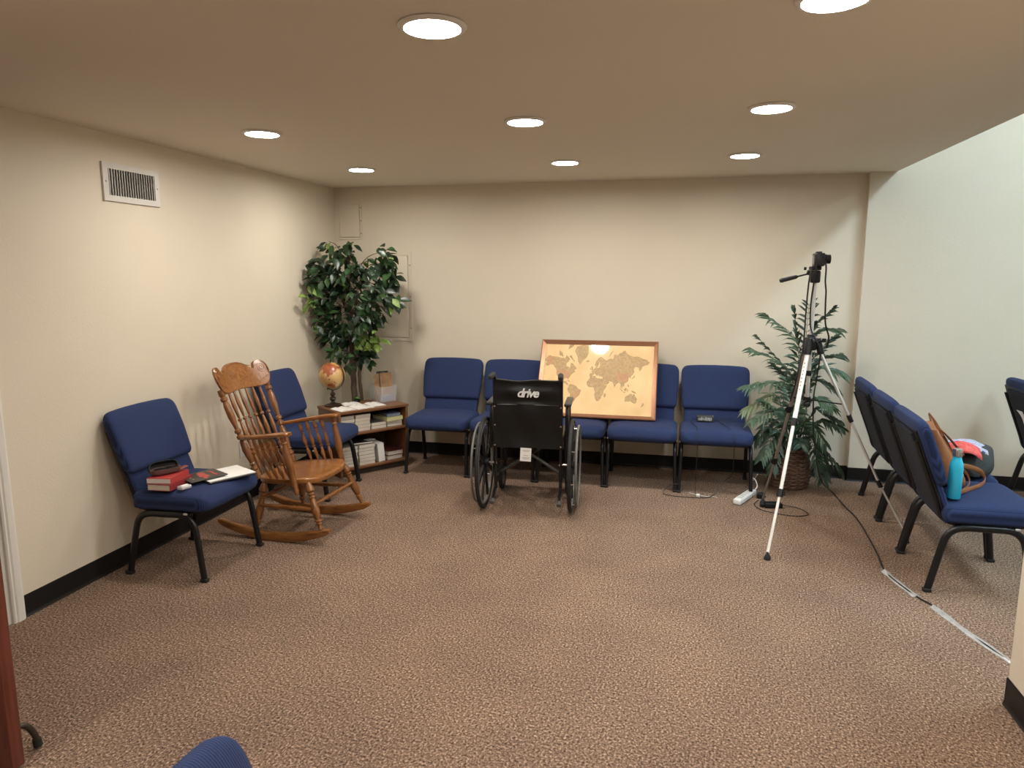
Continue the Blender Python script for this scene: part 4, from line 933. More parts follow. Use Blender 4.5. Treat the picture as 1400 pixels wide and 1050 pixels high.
# (tip px, tip y, arch px (mid point), mat, leaflet length)
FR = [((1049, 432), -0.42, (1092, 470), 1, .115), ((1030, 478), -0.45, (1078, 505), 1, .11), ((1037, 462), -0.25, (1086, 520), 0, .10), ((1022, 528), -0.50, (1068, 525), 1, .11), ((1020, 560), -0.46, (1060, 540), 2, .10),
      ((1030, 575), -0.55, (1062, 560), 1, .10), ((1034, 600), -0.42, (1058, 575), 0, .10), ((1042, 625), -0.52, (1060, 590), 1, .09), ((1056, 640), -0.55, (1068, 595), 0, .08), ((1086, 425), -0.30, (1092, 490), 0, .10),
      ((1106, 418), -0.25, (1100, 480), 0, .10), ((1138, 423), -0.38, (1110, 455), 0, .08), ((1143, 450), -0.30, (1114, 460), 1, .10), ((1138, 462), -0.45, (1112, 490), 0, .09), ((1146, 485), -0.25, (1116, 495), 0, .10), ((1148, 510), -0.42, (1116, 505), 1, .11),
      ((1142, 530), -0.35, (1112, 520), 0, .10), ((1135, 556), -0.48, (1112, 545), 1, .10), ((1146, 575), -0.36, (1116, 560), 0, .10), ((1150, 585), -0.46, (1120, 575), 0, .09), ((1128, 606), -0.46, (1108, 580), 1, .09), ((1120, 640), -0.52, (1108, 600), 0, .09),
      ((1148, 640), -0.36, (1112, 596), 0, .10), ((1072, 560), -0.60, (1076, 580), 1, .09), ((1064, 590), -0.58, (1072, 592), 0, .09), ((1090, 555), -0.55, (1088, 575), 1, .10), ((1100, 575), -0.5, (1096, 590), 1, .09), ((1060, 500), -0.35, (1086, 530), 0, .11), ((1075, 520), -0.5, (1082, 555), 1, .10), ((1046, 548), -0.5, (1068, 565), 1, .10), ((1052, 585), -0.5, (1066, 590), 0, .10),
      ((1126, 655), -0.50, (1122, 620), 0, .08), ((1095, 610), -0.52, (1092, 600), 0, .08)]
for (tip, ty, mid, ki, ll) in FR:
    T = atY(*tip, ty); Mi = atY(*mid, (ty - 0.29) / 2 - 0.0)
    T.y = min(T.y, -0.06); Mi.y = min(Mi.y, -0.06)
    a = random.uniform(0, 2 * pi); B = PO + Vector((0.05 * cos(a), 0.05 * sin(a), 0.25))
    P = spline([B - PO, (B.lerp(Mi, 0.55) + Vector((0, 0, 0.03))) - PO, Mi - PO, T - PO], 8); n = len(P)
    fo = MB().tube(P, [0.0045 - 0.0033 * k / (n - 1) for k in range(n)], 6).build('frond', STEM, pa, 60)
    m = MB(); seg = [i for i in range(n) if i / (n - 1) > 0.42]
    ctr = 0
    for i in seg:
        for sub in (0.0,):
            if i == n - 1 and sub: continue
            p = P[i] if not sub else P[i].lerp(P[min(i + 1, n - 1)], .5)
            t = (P[min(i + 1, n - 1)] - P[i - 1]).normalized(); up = Vector((0, 0, 1)); sd = t.cross(up)
            if sd.length < 0.05: sd = Vector((1, 0, 0))
            sd.normalize(); q = (i - seg[0]) / max(1, len(seg) - 1); Lx = ll * (1.25 if tip[1] < 520 else 1.05) * (0.55 + 0.6 * sin(pi * (0.15 + 0.75 * q)))
            for sg_ in (-1, 1):
                d = (sd * sg_ * 0.85 + t * (0.55 + 0.6 * q) + Vector((0, 0, random.uniform(-.28, 0.12)))).normalized()
                w_ = d.cross(Vector((random.uniform(-.5, .5), -1.0, random.uniform(.2, 1.0)))).normalized() * 0.0098; e = Vector((0, 0, -random.uniform(.15, .5) * Lx))
                L2 = Lx * random.uniform(.85, 1.1)
                wp = PO + p + d * L2
                if wp.y > -0.02 or wp.z < 0.02: continue
                m.add([p, p + d * L2 * .35 + w_, p + d * L2 * .35 + Vector((0, 0, -.003)), p + d * L2 * .35 - w_, p + d * L2 * .7 + w_ * .75 + e * .4, p + d * L2 * .7 + e * .4 + Vector((0, 0, -.003)), p + d * L2 * .7 - w_ * .75 + e * .4, p + d * L2 + e],
                      [[0, 1, 2], [0, 2, 3], [1, 4, 5, 2], [2, 5, 6, 3], [4, 7, 5], [5, 7, 6]])
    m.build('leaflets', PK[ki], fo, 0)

# ================================================================== TRIPOD and camera
TC = Vector((3.605, -1.27, 0)); HUB = 1.135
tp = thing('tripod', 'silver and black camera tripod with extended legs and pan handle', 'tripod', TC)
feet = [Vector((3.372, -1.745, 0)), Vector((3.458, -0.765, 0)), Vector((4.185, -1.305, 0))]
for i, f in enumerate(feet):
    f = f - TC; top = Vector((f.x * 0.06, f.y * 0.06, HUB)); d = (f - top); u_ = Vector((-f.y, f.x, 0)).normalized()
    c1, c2 = top + d * 0.37, top + d * 0.70
    ma = (mat('white_aluminium', (0.80, 0.78, 0.74), rough=0.32, metal=0.25), ALUD, ALU)[i]
    MB().tube([top + d * .02, c1], 0.012, 8, ref=u_, ra=0.0135, rb=0.009).build('upper_leg', ma, tp, 30)
    MB().tube([c1, c2], 0.01, 8, ref=u_, ra=0.0105, rb=0.007).build('middle_leg', ma, tp, 30)
    MB().tube([c2, f + Vector((0, 0, 0.04)) - d.normalized() * 0.0], 0.008, 8, ref=u_, ra=0.0082, rb=0.0055).build('lower_leg', ma, tp, 30)
    for c in (c1, c2):
        k = MB(); k.tube([c - d.normalized() * 0.022, c + d.normalized() * 0.022], 0.016, 8, ref=u_, ra=0.0175, rb=0.013); k.tube([c + u_ * 0.018 - d.normalized() * .015, c + u_ * 0.024 + d.normalized() * .012], 0.006, 6); k.build('leg_clamp', BLACKP, tp, 40)
    ft = MB(); ft.lathe([(0.0, 0.0), (0.018, 0.0), (0.019, 0.01), (0.013, 0.024), (0.007, 0.032), (0.006, 0.045), (0, 0.046)], 16, f); ft.build('rubber_foot', BLACKR, tp)
    k = MB(); k.tube([top + Vector((0, 0, 0.035)), top + d * 0.045], 0.018, 8, ref=u_, ra=0.021, rb=0.019); k.build('leg_bracket', BLACKP, tp, 40)
    br = top + d * 0.30
    MB().tube([br, Vector((0, 0, 0.815))], 0.004, 6).build('brace', BLACKP, tp)
m = MB(); u_ = Vector((-(feet[0] - TC).y, (feet[0] - TC).x, 0)).normalized(); d = (feet[0] - TC) - Vector((0, 0, HUB)); dn = d.normalized(); nr = u_.cross(dn).normalized()
if nr.y > 0: nr = -nr
for k in range(8):
    p = Vector(((feet[0] - TC).x * .06, (feet[0] - TC).y * .06, HUB)) + d * (0.09 + 0.018 * k) + nr * 0.0092
    m.box(p, (0.006, 0.007, 0.0008), Matrix((u_, dn, nr)).transposed())
m.build('leg_print', mat('red_print', (0.34, 0.20, 0.18), rough=0.6), tp, 0)
MB().lathe([(0.0, -0.03), (0.030, -0.03), (0.036, -0.01), (0.036, 0.02), (0.030, 0.034), (0.022, 0.045), (0.022, 0.06), (0, 0.06)], 20, (0, 0, HUB)).build('hub', BLACKP, tp)
MB().cyl((0, 0, 0.80), (0, 0, 1.50), 0.0115, n=14).build('centre_column', ALU, tp)
MB().lathe([(0, 0.775), (.020, 0.775), (.022, 0.79), (.016, 0.80), (.022, 0.815), (.020, 0.83), (0, 0.83)], 16).build('column_knob', BLACKP, tp)
MB().lathe([(0, 0.955), (.016, 0.955), (.016, 0.985), (0, 0.985)], 16).build('column_collar', BLACKP, tp)
cl_ = MB(); cl_.tube([(0.02, -0.03, 1.155), (0.055, -0.055, 1.165)], 0.006, 8); cl_.lathe([(0, -.012), (.012, -.010), (.012, .010), (0, .012)], 10, (0.06, -0.058, 1.167)); cl_.build('crank', BLACKP, tp)
hd = MB(); hd.rbox((0, 0, 1.525), (0.052, 0.05, 0.07), 0.010); hd.cyl((-0.028, 0, 1.545), (-0.045, 0, 1.55), 0.014, n=12); hd.rbox((-0.003, 0, 1.572), (0.06, 0.06, 0.022), 0.006); hd.cyl((-0.05, 0.0, 1.570), (-0.062, 0, 1.571), 0.009, n=10)
hd.build('pan_head', BLACKP, tp)
MB().tube([(-0.03, 0, 1.543), (-0.11, -0.01, 1.522)], 0.0045, 8).build('pan_handle', BLACKM, tp)
MB().turned((-0.095, -0.008, 1.526), (-0.192, -0.02, 1.501), [(0, .007), (.1, .011), (.5, .012), (.9, .013), (1, .010)], 12).build('handle_grip', BLACKR, tp)
cm = thing('digital_camera', 'small black digital camera mounted on the tripod head, lens to the right', 'camera', TC + Vector((0.012, 0, 1.583)))
MB().rbox((0, 0, 0.037), (0.048, 0.115, 0.074), 0.007).build('camera_body', mat('camera_shell', (0.012, 0.012, 0.013), rough=0.4), cm)
MB().rbox((-0.002, -0.046, 0.037), (0.058, 0.022, 0.068), 0.009).build('grip', BLACKR, cm)
MB().lathe([(0, 0.0), (0.028, 0.0), (0.028, 0.02), (0.0255, 0.021), (0.0255, 0.040), (0.022, 0.042), (0.019, 0.036), (0, 0.034)], 24, (0.023, 0.01, 0.040), Matrix.Rotation(pi / 2, 3, 'Y')).build('lens', BLACKP, cm)
MB().cyl((0.0575, 0.01, 0.040), (0.0585, 0.01, 0.040), 0.0185, n=20).build('lens_glass', mat('lens_glass', (0.01, 0.01, 0.03), rough=0.05, spec=0.8), cm)
k = MB(); k.rbox((0, 0.01, 0.0775), (0.03, 0.03, 0.010), 0.003); k.cyl((0.002, -0.035, 0.074), (0.002, -0.035, 0.082), 0.008, n=12); k.build('top_dial', BLACKP, cm)
MB().box((-0.0247, 0.012, 0.036), (0.0012, 0.068, 0.048)).build('screen', mat('dark_screen', (0.02, 0.02, 0.024), rough=0.1), cm, 0)
st = spline([(0.012, -0.060, 0.055), (0.03, -0.064, 0.0), (0.032, -0.06, -0.08), (0.040, -0.058, -0.14), (0.042, -0.056, -0.21), (0.05, -0.05, -0.32), (0.075, -0.04, -0.40), (0.07, -0.03, -0.46)], 5)
MB().tube(st, 0.004, 6, ref=(1, 0, 0), ra=0.0045, rb=0.0012).build('neck_strap', BLACKP, cm, 60)
CORD = mat('black_cord', (0.010, 0.010, 0.010), rough=0.5)
def cord(name, label, pts, r=0.003, m=CORD, k=6, cat='cable', grp=None, parent=None):
    if parent:      # a lead that belongs to its adapter: a part, points given in the room frame
        R_ = Matrix.Rotation(-parent.rotation_euler.z, 3, 'Z')
        return MB().tube(spline([R_ @ (Vector((p[0], p[1], p[2] - (0.013 if p[2] > 0.4 else 0))) - parent.location) for p in pts], k), r, 6).build(name, m, parent, 60)
    o = MB().tube(spline(pts, k), r, 6).build(name, m, None, 60)
    return tag(o, label, cat, grp)
T = TC
cord('camera_cable', 'black cable hanging straight down from the tripod head on its left', [T + Vector((-0.028, -0.045, 1.575)), T + Vector((-0.040, -0.05, 1.50)), T + Vector((-0.045, -0.05, 1.35)), T + Vector((-0.048, -0.055, 1.15)), T + Vector((-0.06, -0.06, 1.05)), T + Vector((-0.075, -0.07, 0.95)), T + Vector((-0.09, 0.0, 0.80))], 0.0045)
cord('camera_cable', 'black cable wrapped along the tripod centre column to the floor', [T + Vector((-0.006, -0.062, 1.60)), T + Vector((-0.012, -0.034, 1.48)), T + Vector((-0.018, -0.026, 1.36)), T + Vector((-0.012, -0.030, 1.24)), T + Vector((0.012, -0.050, 1.18)), T + Vector((0.045, -0.05, 1.10)), T + Vector((0.05, 0.02, 0.95)), T + Vector((0.045, 0.05, 0.80)), T + Vector((0.08, 0.14, 0.55)), T + Vector((0.17, 0.32, 0.25)), (3.93, -0.62, 0.06), (3.985, -0.72, 0.006)], 0.0045)

# ================================================================== CORDS, TAPE, POWER STRIP
fl = [(3.985, -0.725, 0.0045), (4.005, -0.95, 0.0045), (3.995, -1.25, 0.0045), (3.975, -1.55, 0.0045), (3.955, -1.80, 0.0045), (4.015, -2.05, 0.0045), (4.062, -2.15, 0.0045), (4.118, -2.37, 0.0045), (4.20, -2.61, 0.0045), (4.33, -2.86, 0.0045), (4.42, -3.2, 0.0045)]
cord('extension_cord', 'black cord running along the carpet under clear tape strips', fl, 0.0042, cat='cord')
TAPE = mat('clear_tape', (0.40, 0.39, 0.37), (0.58, 0.57, 0.56), scale=30, alpha=0.8, rough=0.22, bump=0.5, bscale=25, coat=0.4)
def tape(label, pts, w_):
    P = spline(pts, 5); rings = []
    for i, p in enumerate(P):
        t = (P[min(i + 1, len(P) - 1)] - P[max(i - 1, 0)]); t.z = 0; t.normalize(); s_ = Vector((-t.y, t.x, 0)); q = i / (len(P) - 1)
        ww = w_ * (0.65 + 0.35 * abs(sin(q * 7.5 + 0.5)))
        rings.append([p + s_ * a * ww + Vector((0, 0, z)) for a, z in ((-1, 0.0012), (-.45, 0.0030), (-.15, 0.0108), (.15, 0.0108), (.45, 0.0030), (1, 0.0012), (.45, 0.0008), (-.45, 0.0008))])
    return tag(MB().loft(rings).build('tape_strip', TAPE, None, 50), label, 'tape', 'clear tape on the floor cord')
tape('crumpled clear tape strip holding the cord beside the purse chair', [(3.953, -1.765, 0), (3.962, -1.83, 0), (3.99, -1.95, 0), (4.02, -2.06, 0)], 0.021)
tape('long clear tape strip holding the cord near the wall end', [(4.062, -2.15, 0), (4.09, -2.26, 0), (4.118, -2.37, 0), (4.16, -2.49, 0), (4.20, -2.61, 0), (4.26, -2.74, 0)], 0.020)

ps = thing('power_strip', 'white power strip on the carpet beside the tripod', 'power strip', (3.348, -0.700, 0.001), atan2(0.27, 0.13))
MB().rbox((0, 0, 0.020), (0.30, 0.055, 0.038), 0.009).build('strip_body', WHITEP, ps)
for k in range(6):
    q = MB().rbox((-0.095 + 0.04 * k, 0, 0.0395), (0.030, 0.034, 0.002), 0.0008).build('socket', mat('grey_socket', (0.55, 0.55, 0.53), rough=0.4), ps)
    s2 = MB(); s2.box((-0.095 + 0.04 * k, -0.007, 0.0408), (0.009, 0.002, 0.0006)); s2.box((-0.095 + 0.04 * k, 0.007, 0.0408), (0.009, 0.002, 0.0006)); s2.build('slot', BLACKP, q, 0)
PSR = Matrix.Rotation(-ps.rotation_euler.z, 3, 'Z')
MB().tube(spline([PSR @ (Vector(p) - ps.location) for p in ((3.413, -0.566, 0.02), (3.425, -0.545, 0.025), (3.445, -0.53, 0.05), (3.435, -0.50, 0.085), (3.418, -0.46, 0.09), (3.42, -0.36, 0.04), (3.46, -0.2, 0.006), (3.5, -0.05, 0.006))], 5), 0.0042, 6).build('power_cord', WHITEP, ps, 60)
wa = thing('wall_wart', 'black plug adapter sitting at the end of the white power strip', 'power adapter', (3.425, -0.62, 0.001), atan2(0.27, 0.13))
MB().rbox((0, -0.038, 0.019), (0.06, 0.042, 0.036), 0.006).build('adapter_body', BLACKP, wa)
MB().cyl((0, -0.058, 0.019), (0.0, -0.075, 0.015), 0.006, 0.004, 8).build('strain_relief', BLACKR, wa)
cb2 = thing('adapter_brick', 'black power brick lying at the foot of the rear tripod leg', 'power adapter', (3.515, -0.825, 0.001), radians(10))
MB().rbox((0, 0, 0.017), (0.115, 0.055, 0.033), 0.006).build('adapter_body', BLACKP, cb2)
MB().rbox((-0.068, 0.005, 0.012), (0.03, 0.03, 0.022), 0.005).build('plug', BLACKP, cb2)
cord('adapter_cord', 'thin black cord looping on the carpet beneath the tripod', [(3.44, -0.70, 0.006), (3.40, -0.80, 0.004), (3.43, -0.90, 0.004), (3.52, -0.96, 0.004), (3.64, -0.985, 0.004), (3.72, -0.93, 0.004), (3.68, -0.82, 0.004), (3.58, -0.80, 0.012)], 0.0026, parent=cb2)
# adapter on the end chair and its cords
sa = thing('laptop_adapter', 'black power adapter with a printed label on the right end chair', 'power adapter', (3.078, -0.325, 0.4615), radians(2))
MB().rbox((0, 0, 0.022), (0.122, 0.050, 0.044), 0.005).build('adapter_body', mat('dark_grey_plastic', (0.045, 0.045, 0.045), rough=0.45), sa)
m = MB(); random.seed(4)
for k in range(10):
    hgt = random.uniform(0.014, 0.026); m.box((-0.045 + 0.0098 * k, -0.0254, 0.022 + random.uniform(-.002, .002)), (random.uniform(0.004, 0.0075), 0.0006, hgt))
m.build('label_print', mat('pale_grey_print', (0.48, 0.47, 0.44), rough=0.6), sa, 0)
cord('laptop_cord', 'thin black cord dropping left from the chair adapter to the carpet', [(3.018, -0.33, 0.49), (2.99, -0.36, 0.495), (2.975, -0.42, 0.484), (2.995, -0.52, 0.484), (3.015, -0.60, 0.478), (3.018, -0.665, 0.43), (3.018, -0.662, 0.30), (3.018, -0.655, 0.10), (3.02, -0.665, 0.01), (3.05, -0.69, 0.004)], 0.0022, parent=sa)
cord('laptop_cord', 'thin black cord running right from the chair adapter and down', [(3.14, -0.33, 0.492), (3.17, -0.36, 0.490), (3.19, -0.45, 0.486), (3.225, -0.55, 0.484), (3.25, -0.62, 0.4615), (3.262, -0.668, 0.43), (3.265, -0.66, 0.30), (3.262, -0.64, 0.16), (3.22, -0.60, 0.10), (3.17, -0.64, 0.03), (3.10, -0.72, 0.004), (2.98, -0.745, 0.004), (2.86, -0.735, 0.004), (2.80, -0.70, 0.004), (2.805, -0.665, 0.02), (2.85, -0.655, 0.06), (2.90, -0.648, 0.065)], 0.0022, parent=sa)
cord('laptop_cord', 'coiled black lead lying behind the adapter on the end chair', [(3.14, -0.30, 0.487), (3.20, -0.275, 0.49), (3.26, -0.28, 0.495), (3.275, -0.32, 0.486), (3.22, -0.335, 0.484), (3.16, -0.318, 0.484)], 0.0024, parent=sa)
cord('charging_cable', 'short grey white charging cable on the carpet before the end chair', [(2.975, -0.64, 0.004), (3.03, -0.675, 0.004), (3.09, -0.70, 0.004), (3.13, -0.69, 0.004), (3.165, -0.705, 0.004)], 0.003, mat('grey_white_cord', (0.55, 0.54, 0.52), rough=0.5))
ww = thing('charger_plug', 'tiny white plug lying on the carpet by the charging cable', 'plug', (3.035, -0.715, 0.0005)); MB().rbox((0, 0, 0.011), (0.024, 0.022, 0.021), 0.003).build('plug_body', WHITEP, ww)
m = MB(); m.box((-0.004, -0.013, 0.011), (0.002, 0.008, 0.006)); m.box((0.004, -0.013, 0.011), (0.002, 0.008, 0.006)); m.build('prong', CHROME, ww, 0)

# ================================================================== THINGS ON THE LEFT CHAIR
SZ = 0.4645
book('red covered book with cream pages, lower of the two on the left chair', None, (0.322, -2.585, SZ - .004), radians(-86), 0.190, 0.128, 0.034, (0.26, 0.030, 0.032), True)
book('bright red book with white pages, upper of the two on the left chair', None, (0.308, -2.580, SZ + .0305), radians(-80), 0.182, 0.125, 0.026, (0.42, 0.045, 0.042), False, pages=PAPER)
gc = thing('glasses_case', 'open black glasses case with a brown rim on the red books', 'case', (0.296, -2.585, SZ + 0.0585), radians(60))
LEA = mat('brown_case_leather', (0.10, 0.055, 0.045), rough=0.45)
def shell(nm, m_, sx, sy, sz2, loc, rot):
    rings = []; n = 24
    for q, zz in ((0.55, 0), (0.85, 0.12), (1.0, 0.45), (1.0, 1.0), (0.90, 1.0), (0.86, 0.5), (0.5, 0.2)):
        rings.append([Vector((x * q, y * q, zz * sz2)) for x, y in sring(sx, sy, 0.6, n)])
    o = MB().loft(rings).build(nm, m_, gc, 60, loc=loc); o.rotation_euler = rot; return o
shell('case_base', LEA, 0.075, 0.034, 0.030, (0, 0, 0), (0, 0, 0))
shell('case_lid', BLACKP, 0.075, 0.034, 0.026, (0, 0.036, 0.026), (radians(76), 0, 0))
gs = thing('sunglasses', 'black sunglasses leaning inside the open glasses case', 'glasses', (0.296, -2.585, SZ + 0.080), radians(60))
for sx in (-1, 1):
    MB().rbox((sx * 0.028, 0, 0.006), (0.048, 0.036, 0.004), 0.0018, rv=0.014).build('lens', mat('dark_lens', (0.006, 0.006, 0.008), rough=0.08), gs)
MB().tube([(-0.006, 0, 0.008), (0, -0.002, 0.010), (0.006, 0, 0.008)], 0.002, 6).build('bridge', BLACKP, gs)
rc = thing('bookmark_card', 'slim red brown folded card propped on the upper red book', 'card', (0.335, -2.525, SZ + 0.0585), radians(70)); 
MB().rbox((0, 0, 0.010), (0.085, 0.030, 0.004), 0.0015, M=Matrix.Rotation(radians(-13), 3, 'Y')).build('card', mat('red_brown_leather', (0.26, 0.07, 0.05), rough=0.4), rc)
ep = thing('earbud_case', 'small clear and white plastic case on the left chair seat', 'case', (0.432, -2.620, SZ - 0.004), radians(75))
MB().rbox((0, 0, 0.010), (0.062, 0.042, 0.020), 0.008).build('case_shell', mat('frosted_plastic', (0.75, 0.75, 0.77), rough=0.2, alpha=0.55), ep)
MB().rbox((0, 0, 0.0125), (0.044, 0.026, 0.018), 0.007).build('white_insert', PAPER, ep)
nb = thing('clipboard', 'white paper pad on a black folder at the front of the left chair', 'folder', (0.482, -2.365, SZ - .003), radians(62))
MB().rbox((0, 0, 0.004), (0.262, 0.215, 0.007), 0.002).build('folder_cover', mat('black_folder', (0.02, 0.02, 0.022), rough=0.4), nb)
MB().rbox((0.0, 0.002, 0.0105), (0.257, 0.205, 0.006), 0.001).build('paper_pad', PAPER, nb)
MB().box((-0.03, 0.085, 0.0138), (0.012, 0.02, 0.003)).build('clip', BLACKM, nb, 0)
mg = thing('booklet', 'black booklet with red lettering lying between books and paper pad', 'booklet', (0.420, -2.458, SZ + .0165), radians(62))
MB().rbox((0, 0, 0.002), (0.195, 0.165, 0.004), 0.0008).build('booklet_cover', mat('charcoal_cover', (0.035, 0.032, 0.030), (0.055, 0.05, 0.042), scale=12, rough=0.4), mg)
mg.rotation_euler = (0, radians(-1.5), radians(62))
random.seed(9); RED = mat('red_ink', (0.42, 0.07, 0.05), rough=0.5)
MB().prism([(-0.022, -0.066), (-0.004, -0.070), (0.006, -0.040), (0.020, -0.046), (0.024, -0.010), (0.014, 0.004), (0.026, 0.022), (0.018, 0.060), (-0.004, 0.064), (-0.010, 0.034), (-0.024, 0.030), (-0.016, 0.008), (-0.028, -0.012), (-0.014, -0.036)], 0.004, 0.0046, lambda u, v, h: Vector((u, v, h))).build('title_lettering', RED, mg, 0)
MB().prism([(0.050, -0.050), (0.062, -0.052), (0.064, -0.020), (0.058, -0.004), (0.066, 0.020), (0.060, 0.048), (0.048, 0.046), (0.052, 0.016), (0.046, -0.012)], 0.004, 0.0046, lambda u, v, h: Vector((u, v, h))).build('author_lettering', RED, mg, 0)
m = MB()
for k in range(3): m.box((-0.065, -0.03 + 0.03 * k, 0.0042), (0.010, 0.010, 0.0006))
m.build('cover_ornament', mat('gold_ink', (0.35, 0.30, 0.18), rough=0.5), mg, 0)

# ================================================================== THINGS ON THE RIGHT CHAIRS
bt = thing('water_bottle', 'turquoise steel water bottle with a silver cap beside the purse', 'bottle', (4.190, -1.905, 0.4615))
TEAL = mat('turquoise_enamel', (0.03, 0.50, 0.74), rough=0.3, coat=0.3)
MB().lathe([(0, 0.0), (0.027, 0.0), (0.030, 0.004), (0.0305, 0.150), (0.028, 0.172), (0.0215, 0.192), (0.0185, 0.202), (0.0185, 0.210), (0, 0.210)], 28).build('bottle_body', TEAL, bt)
MB().lathe([(0, 0.210), (0.0205, 0.210), (0.0215, 0.214), (0.0215, 0.240), (0.0195, 0.246), (0, 0.246)], 24).build('cap', mat('steel_cap', (0.55, 0.54, 0.52), rough=0.25, metal=0.9), bt)
LB = mat('tan_leather', (0.36, 0.145, 0.055), (0.27, 0.10, 0.036), scale=14, rough=0.42, bump=0.3, bscale=30)
LBD = mat('tan_leather_dark', (0.16, 0.06, 0.025), rough=0.5)
pu = thing('leather_purse', 'slouchy tan leather purse with long looped straps on the chair', 'purse', (4.272, -1.585, 0.4615), radians(84))
rings = []; random.seed(2)
for i in range(13):
    q = i / 12; z = 0.285 * q; w_ = 0.135 * (1 - 0.42 * q ** 1.6); t_ = 0.080 * (1 - 0.70 * q)
    if i == 0: w_ *= .9; t_ *= .85
    cx = -0.01 * q; cy = 0.100 * q ** 1.2
    ring = []
    for k, (x, y) in enumerate(sring(w_, t_, 0.7, 28)):
        fold = 0.006 * sin(5 * x / w_ * 2 + 3 * q) * (0.3 + q)
        ring.append(Vector((x + cx, y + cy + fold, z + 0.018 * sin(x * 14 + 1) * q)))
    rings.append(ring)
MB().loft(rings).build('bag_body', LB, pu, 60)
fl_ = []
for i in range(9):
    q = i / 8; fl_.append([Vector((0.02 + a * (0.10 - .02 * q), 0.014 - 0.064 * q ** .7 + 0.060 * (1 - q) + 0.0, 0.285 - 0.130 * q + b)) for a, b in ((-1, 0.003), (-.5, .006), (0, .007), (.5, .006), (1, .003), (1, -.002), (0, 0), (-1, -.002))])
MB().loft(fl_).build('flap', LB, pu, 60)
def strap(pts, w_=0.010): return MB().tube(spline(pts, 6), 0.004, 8, ref=(0, 0, 1), ra=w_, rb=0.0026)
strap([(-0.07, 0.06, 0.25), (-0.06, 0.10, 0.325), (0.0, 0.115, 0.350), (0.05, 0.10, 0.325), (0.075, 0.07, 0.25)], 0.008).build('top_handle', LB, pu, 60)
def loc_of(t, w_): return Matrix.Rotation(-t.rotation_euler.z, 3, 'Z') @ (Vector(w_) - t.location)
strap([loc_of(pu, atZ(a, b, z - 0.012)) for a, b, z in ((1294, 634, .585), (1311, 638, .548), (1323, 650, .512), (1325, 662, .494), (1316, 671, .486), (1303, 674, .485), (1296, 668, .486), (1297, 657, .492), (1305, 648, .52))]).build('long_strap', LB, pu, 60)
strap([loc_of(pu, atZ(a, b, z - 0.012)) for a, b, z in ((1314, 636, .57), (1328, 639, .556), (1341, 645, .535), (1347, 655, .508), (1341, 663, .492), (1328, 668, .487), (1313, 673, .490), (1299, 676, .486))], 0.012).build('long_strap', LB, pu, 60)
MB().torus((0.07, -0.056, 0.10), 0.012, 0.0022, 'Y', 20, 6).build('strap_ring', mat('brass', (0.55, 0.40, 0.18), rough=0.3, metal=1), pu, 60)
# dark cloth tote with a folded striped scarf on it
tt = thing('cloth_tote', 'dark grey cloth bag slumped on the middle right chair', 'bag', (4.470, -1.30, 0.463), radians(80))
rings = []
for i in range(11):
    q = i / 10; x = -0.19 + 0.38 * q; k = sqrt(max(0.03, 1 - (2 * q - 1) ** 4)); hh = 0.062 * k * (0.85 + 0.3 * sin(2.4 * q)); ww_ = 0.115 * k
    rings.append([Vector((x + 0.006 * sin(9 * y), y + 0.012 * sin(6 * q), hh + z + 0.006 * sin(25 * y + 9 * q) * (z > 0))) for y, z in sring(ww_, hh, 0.62, 24)])
MB().loft(rings).build('bag_body', mat('charcoal_canvas', (0.022, 0.026, 0.025), (0.035, 0.04, 0.038), scale=60, rough=0.8), tt, 60)
sf = thing('striped_scarf', 'folded blue and white striped cloth with red print on the dark bag', 'scarf', (4.430, -1.30, 0.591), radians(80))
def stripe_mat():
    m = bpy.data.materials.new('striped_cloth'); m.use_nodes = True; nt = m.node_tree; b = nt.nodes['Principled BSDF']; N = nt.nodes.new; L = nt.links.new
    tc = N('ShaderNodeTexCoord'); wv = N('ShaderNodeTexWave'); wv.inputs['Scale'].default_value = 28; wv.inputs['Distortion'].default_value = 2.2; wv.inputs['Detail'].default_value = 1; wv.bands_direction = 'X'
    L(tc.outputs['Object'], wv.inputs['Vector']); r = N('ShaderNodeValToRGB'); r.color_ramp.elements[0].position = 0.42; r.color_ramp.elements[1].position = 0.55
    r.color_ramp.elements[0].color = (0.10, 0.12, 0.33, 1); r.color_ramp.elements[1].color = (0.70, 0.70, 0.76, 1); L(wv.outputs['Fac'], r.inputs['Fac']); L(r.outputs[0], b.inputs['Base Color']); b.inputs['Roughness'].default_value = 0.85
    return m
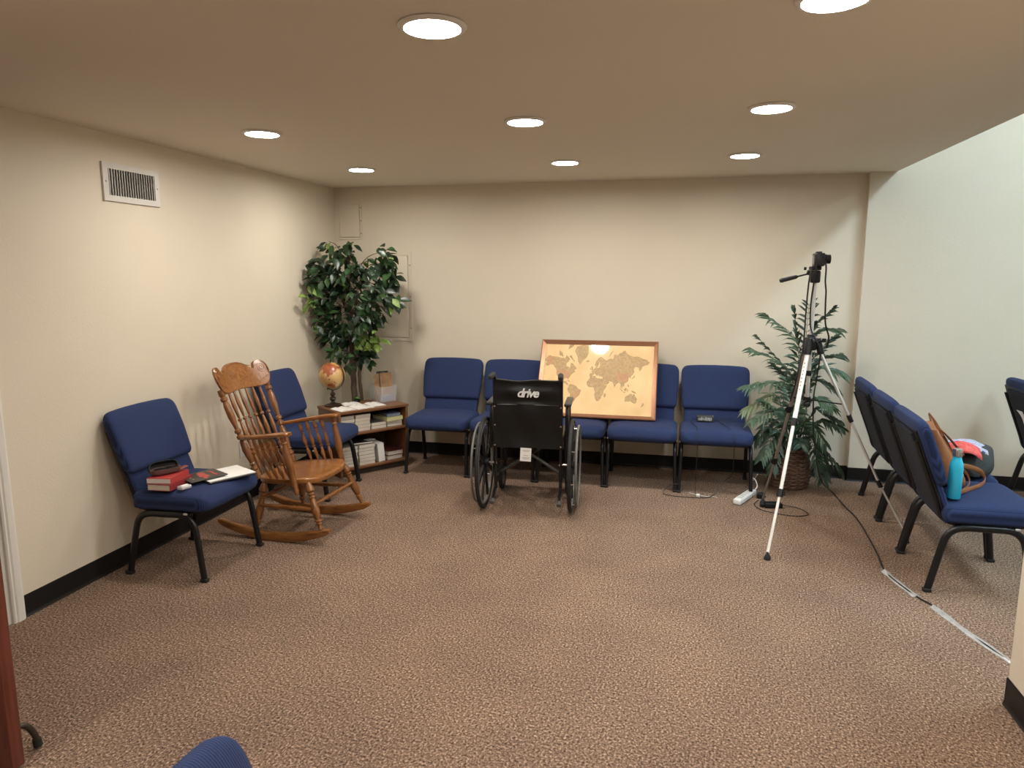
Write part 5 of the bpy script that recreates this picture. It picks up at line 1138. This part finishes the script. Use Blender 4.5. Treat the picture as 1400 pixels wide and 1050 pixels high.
def drape(x0, x1, y0, y1, z0, dz, m_, nm, th=0.010):
    g = []; nx, ny = 14, 12
    for j in range(ny + 1):
        for i in range(nx + 1):
            u_, v_ = i / nx, j / ny; x = x0 + (x1 - x0) * u_; y = y0 + (y1 - y0) * v_
            g.append(Vector((x + .006 * sin(9 * v_), y, z0 + dz * (1 - ((2 * u_ - 1) ** 2 + (2 * v_ - 1) ** 2) * 0.75) + 0.004 * sin(16 * u_ + 5 * v_))))
    W = nx + 1; k = len(g); ff = [[j * W + i, j * W + i + 1, j * W + W + i + 1, j * W + W + i] for j in range(ny) for i in range(nx)]
    ff += [[k + j * W + i, k + j * W + W + i, k + j * W + W + i + 1, k + j * W + i + 1] for j in range(ny) for i in range(nx)]
    edge = [i for i in range(nx)] ; 
    ff += [[i, k + i, k + i + 1, i + 1] for i in range(nx)] + [[ny * W + i, ny * W + i + 1, k + ny * W + i + 1, k + ny * W + i] for i in range(nx)] + [[j * W, j * W + W, k + j * W + W, k + j * W] for j in range(ny)] + [[j * W + nx, k + j * W + nx, k + j * W + W + nx, j * W + W + nx] for j in range(ny)]
    return MB().add(g + [p + Vector((0, 0, -th)) for p in g], ff).build(nm, m_, sf, 60)
drape(-0.11, 0.13, -0.105, 0.055, 0.0, 0.028, stripe_mat(), 'striped_fold')
drape(-0.20, -0.03, -0.06, 0.10, 0.000, 0.045, mat('red_print_cloth', (0.62, 0.045, 0.04), (0.75, 0.16, 0.14), scale=45, rough=0.85), 'red_fold')
# paper tucked behind the far right chair
tg = thing('tucked_paper', 'crumpled white paper tucked in the back of the chair at the right edge', 'paper', (5.075, -0.45, 0.50))
rings = []
for i in range(9):
    q = i / 8; x = 0.046 - 0.36 * 0.15 * q; yy = 0.115 * q - 0.10
    rings.append([Vector((x - 0.004 + a * 0.0025 + 0.003 * sin(9 * q + b), yy + b * (0.034 + 0.008 * sin(6 * q)), 0.15 * q)) for a, b in ((-1, -1), (-1.6, 0), (-1, 1), (1, 1), (.4, 0), (1, -1))])
MB().loft(rings).build('paper_sheet', PAPER, tg, 30)
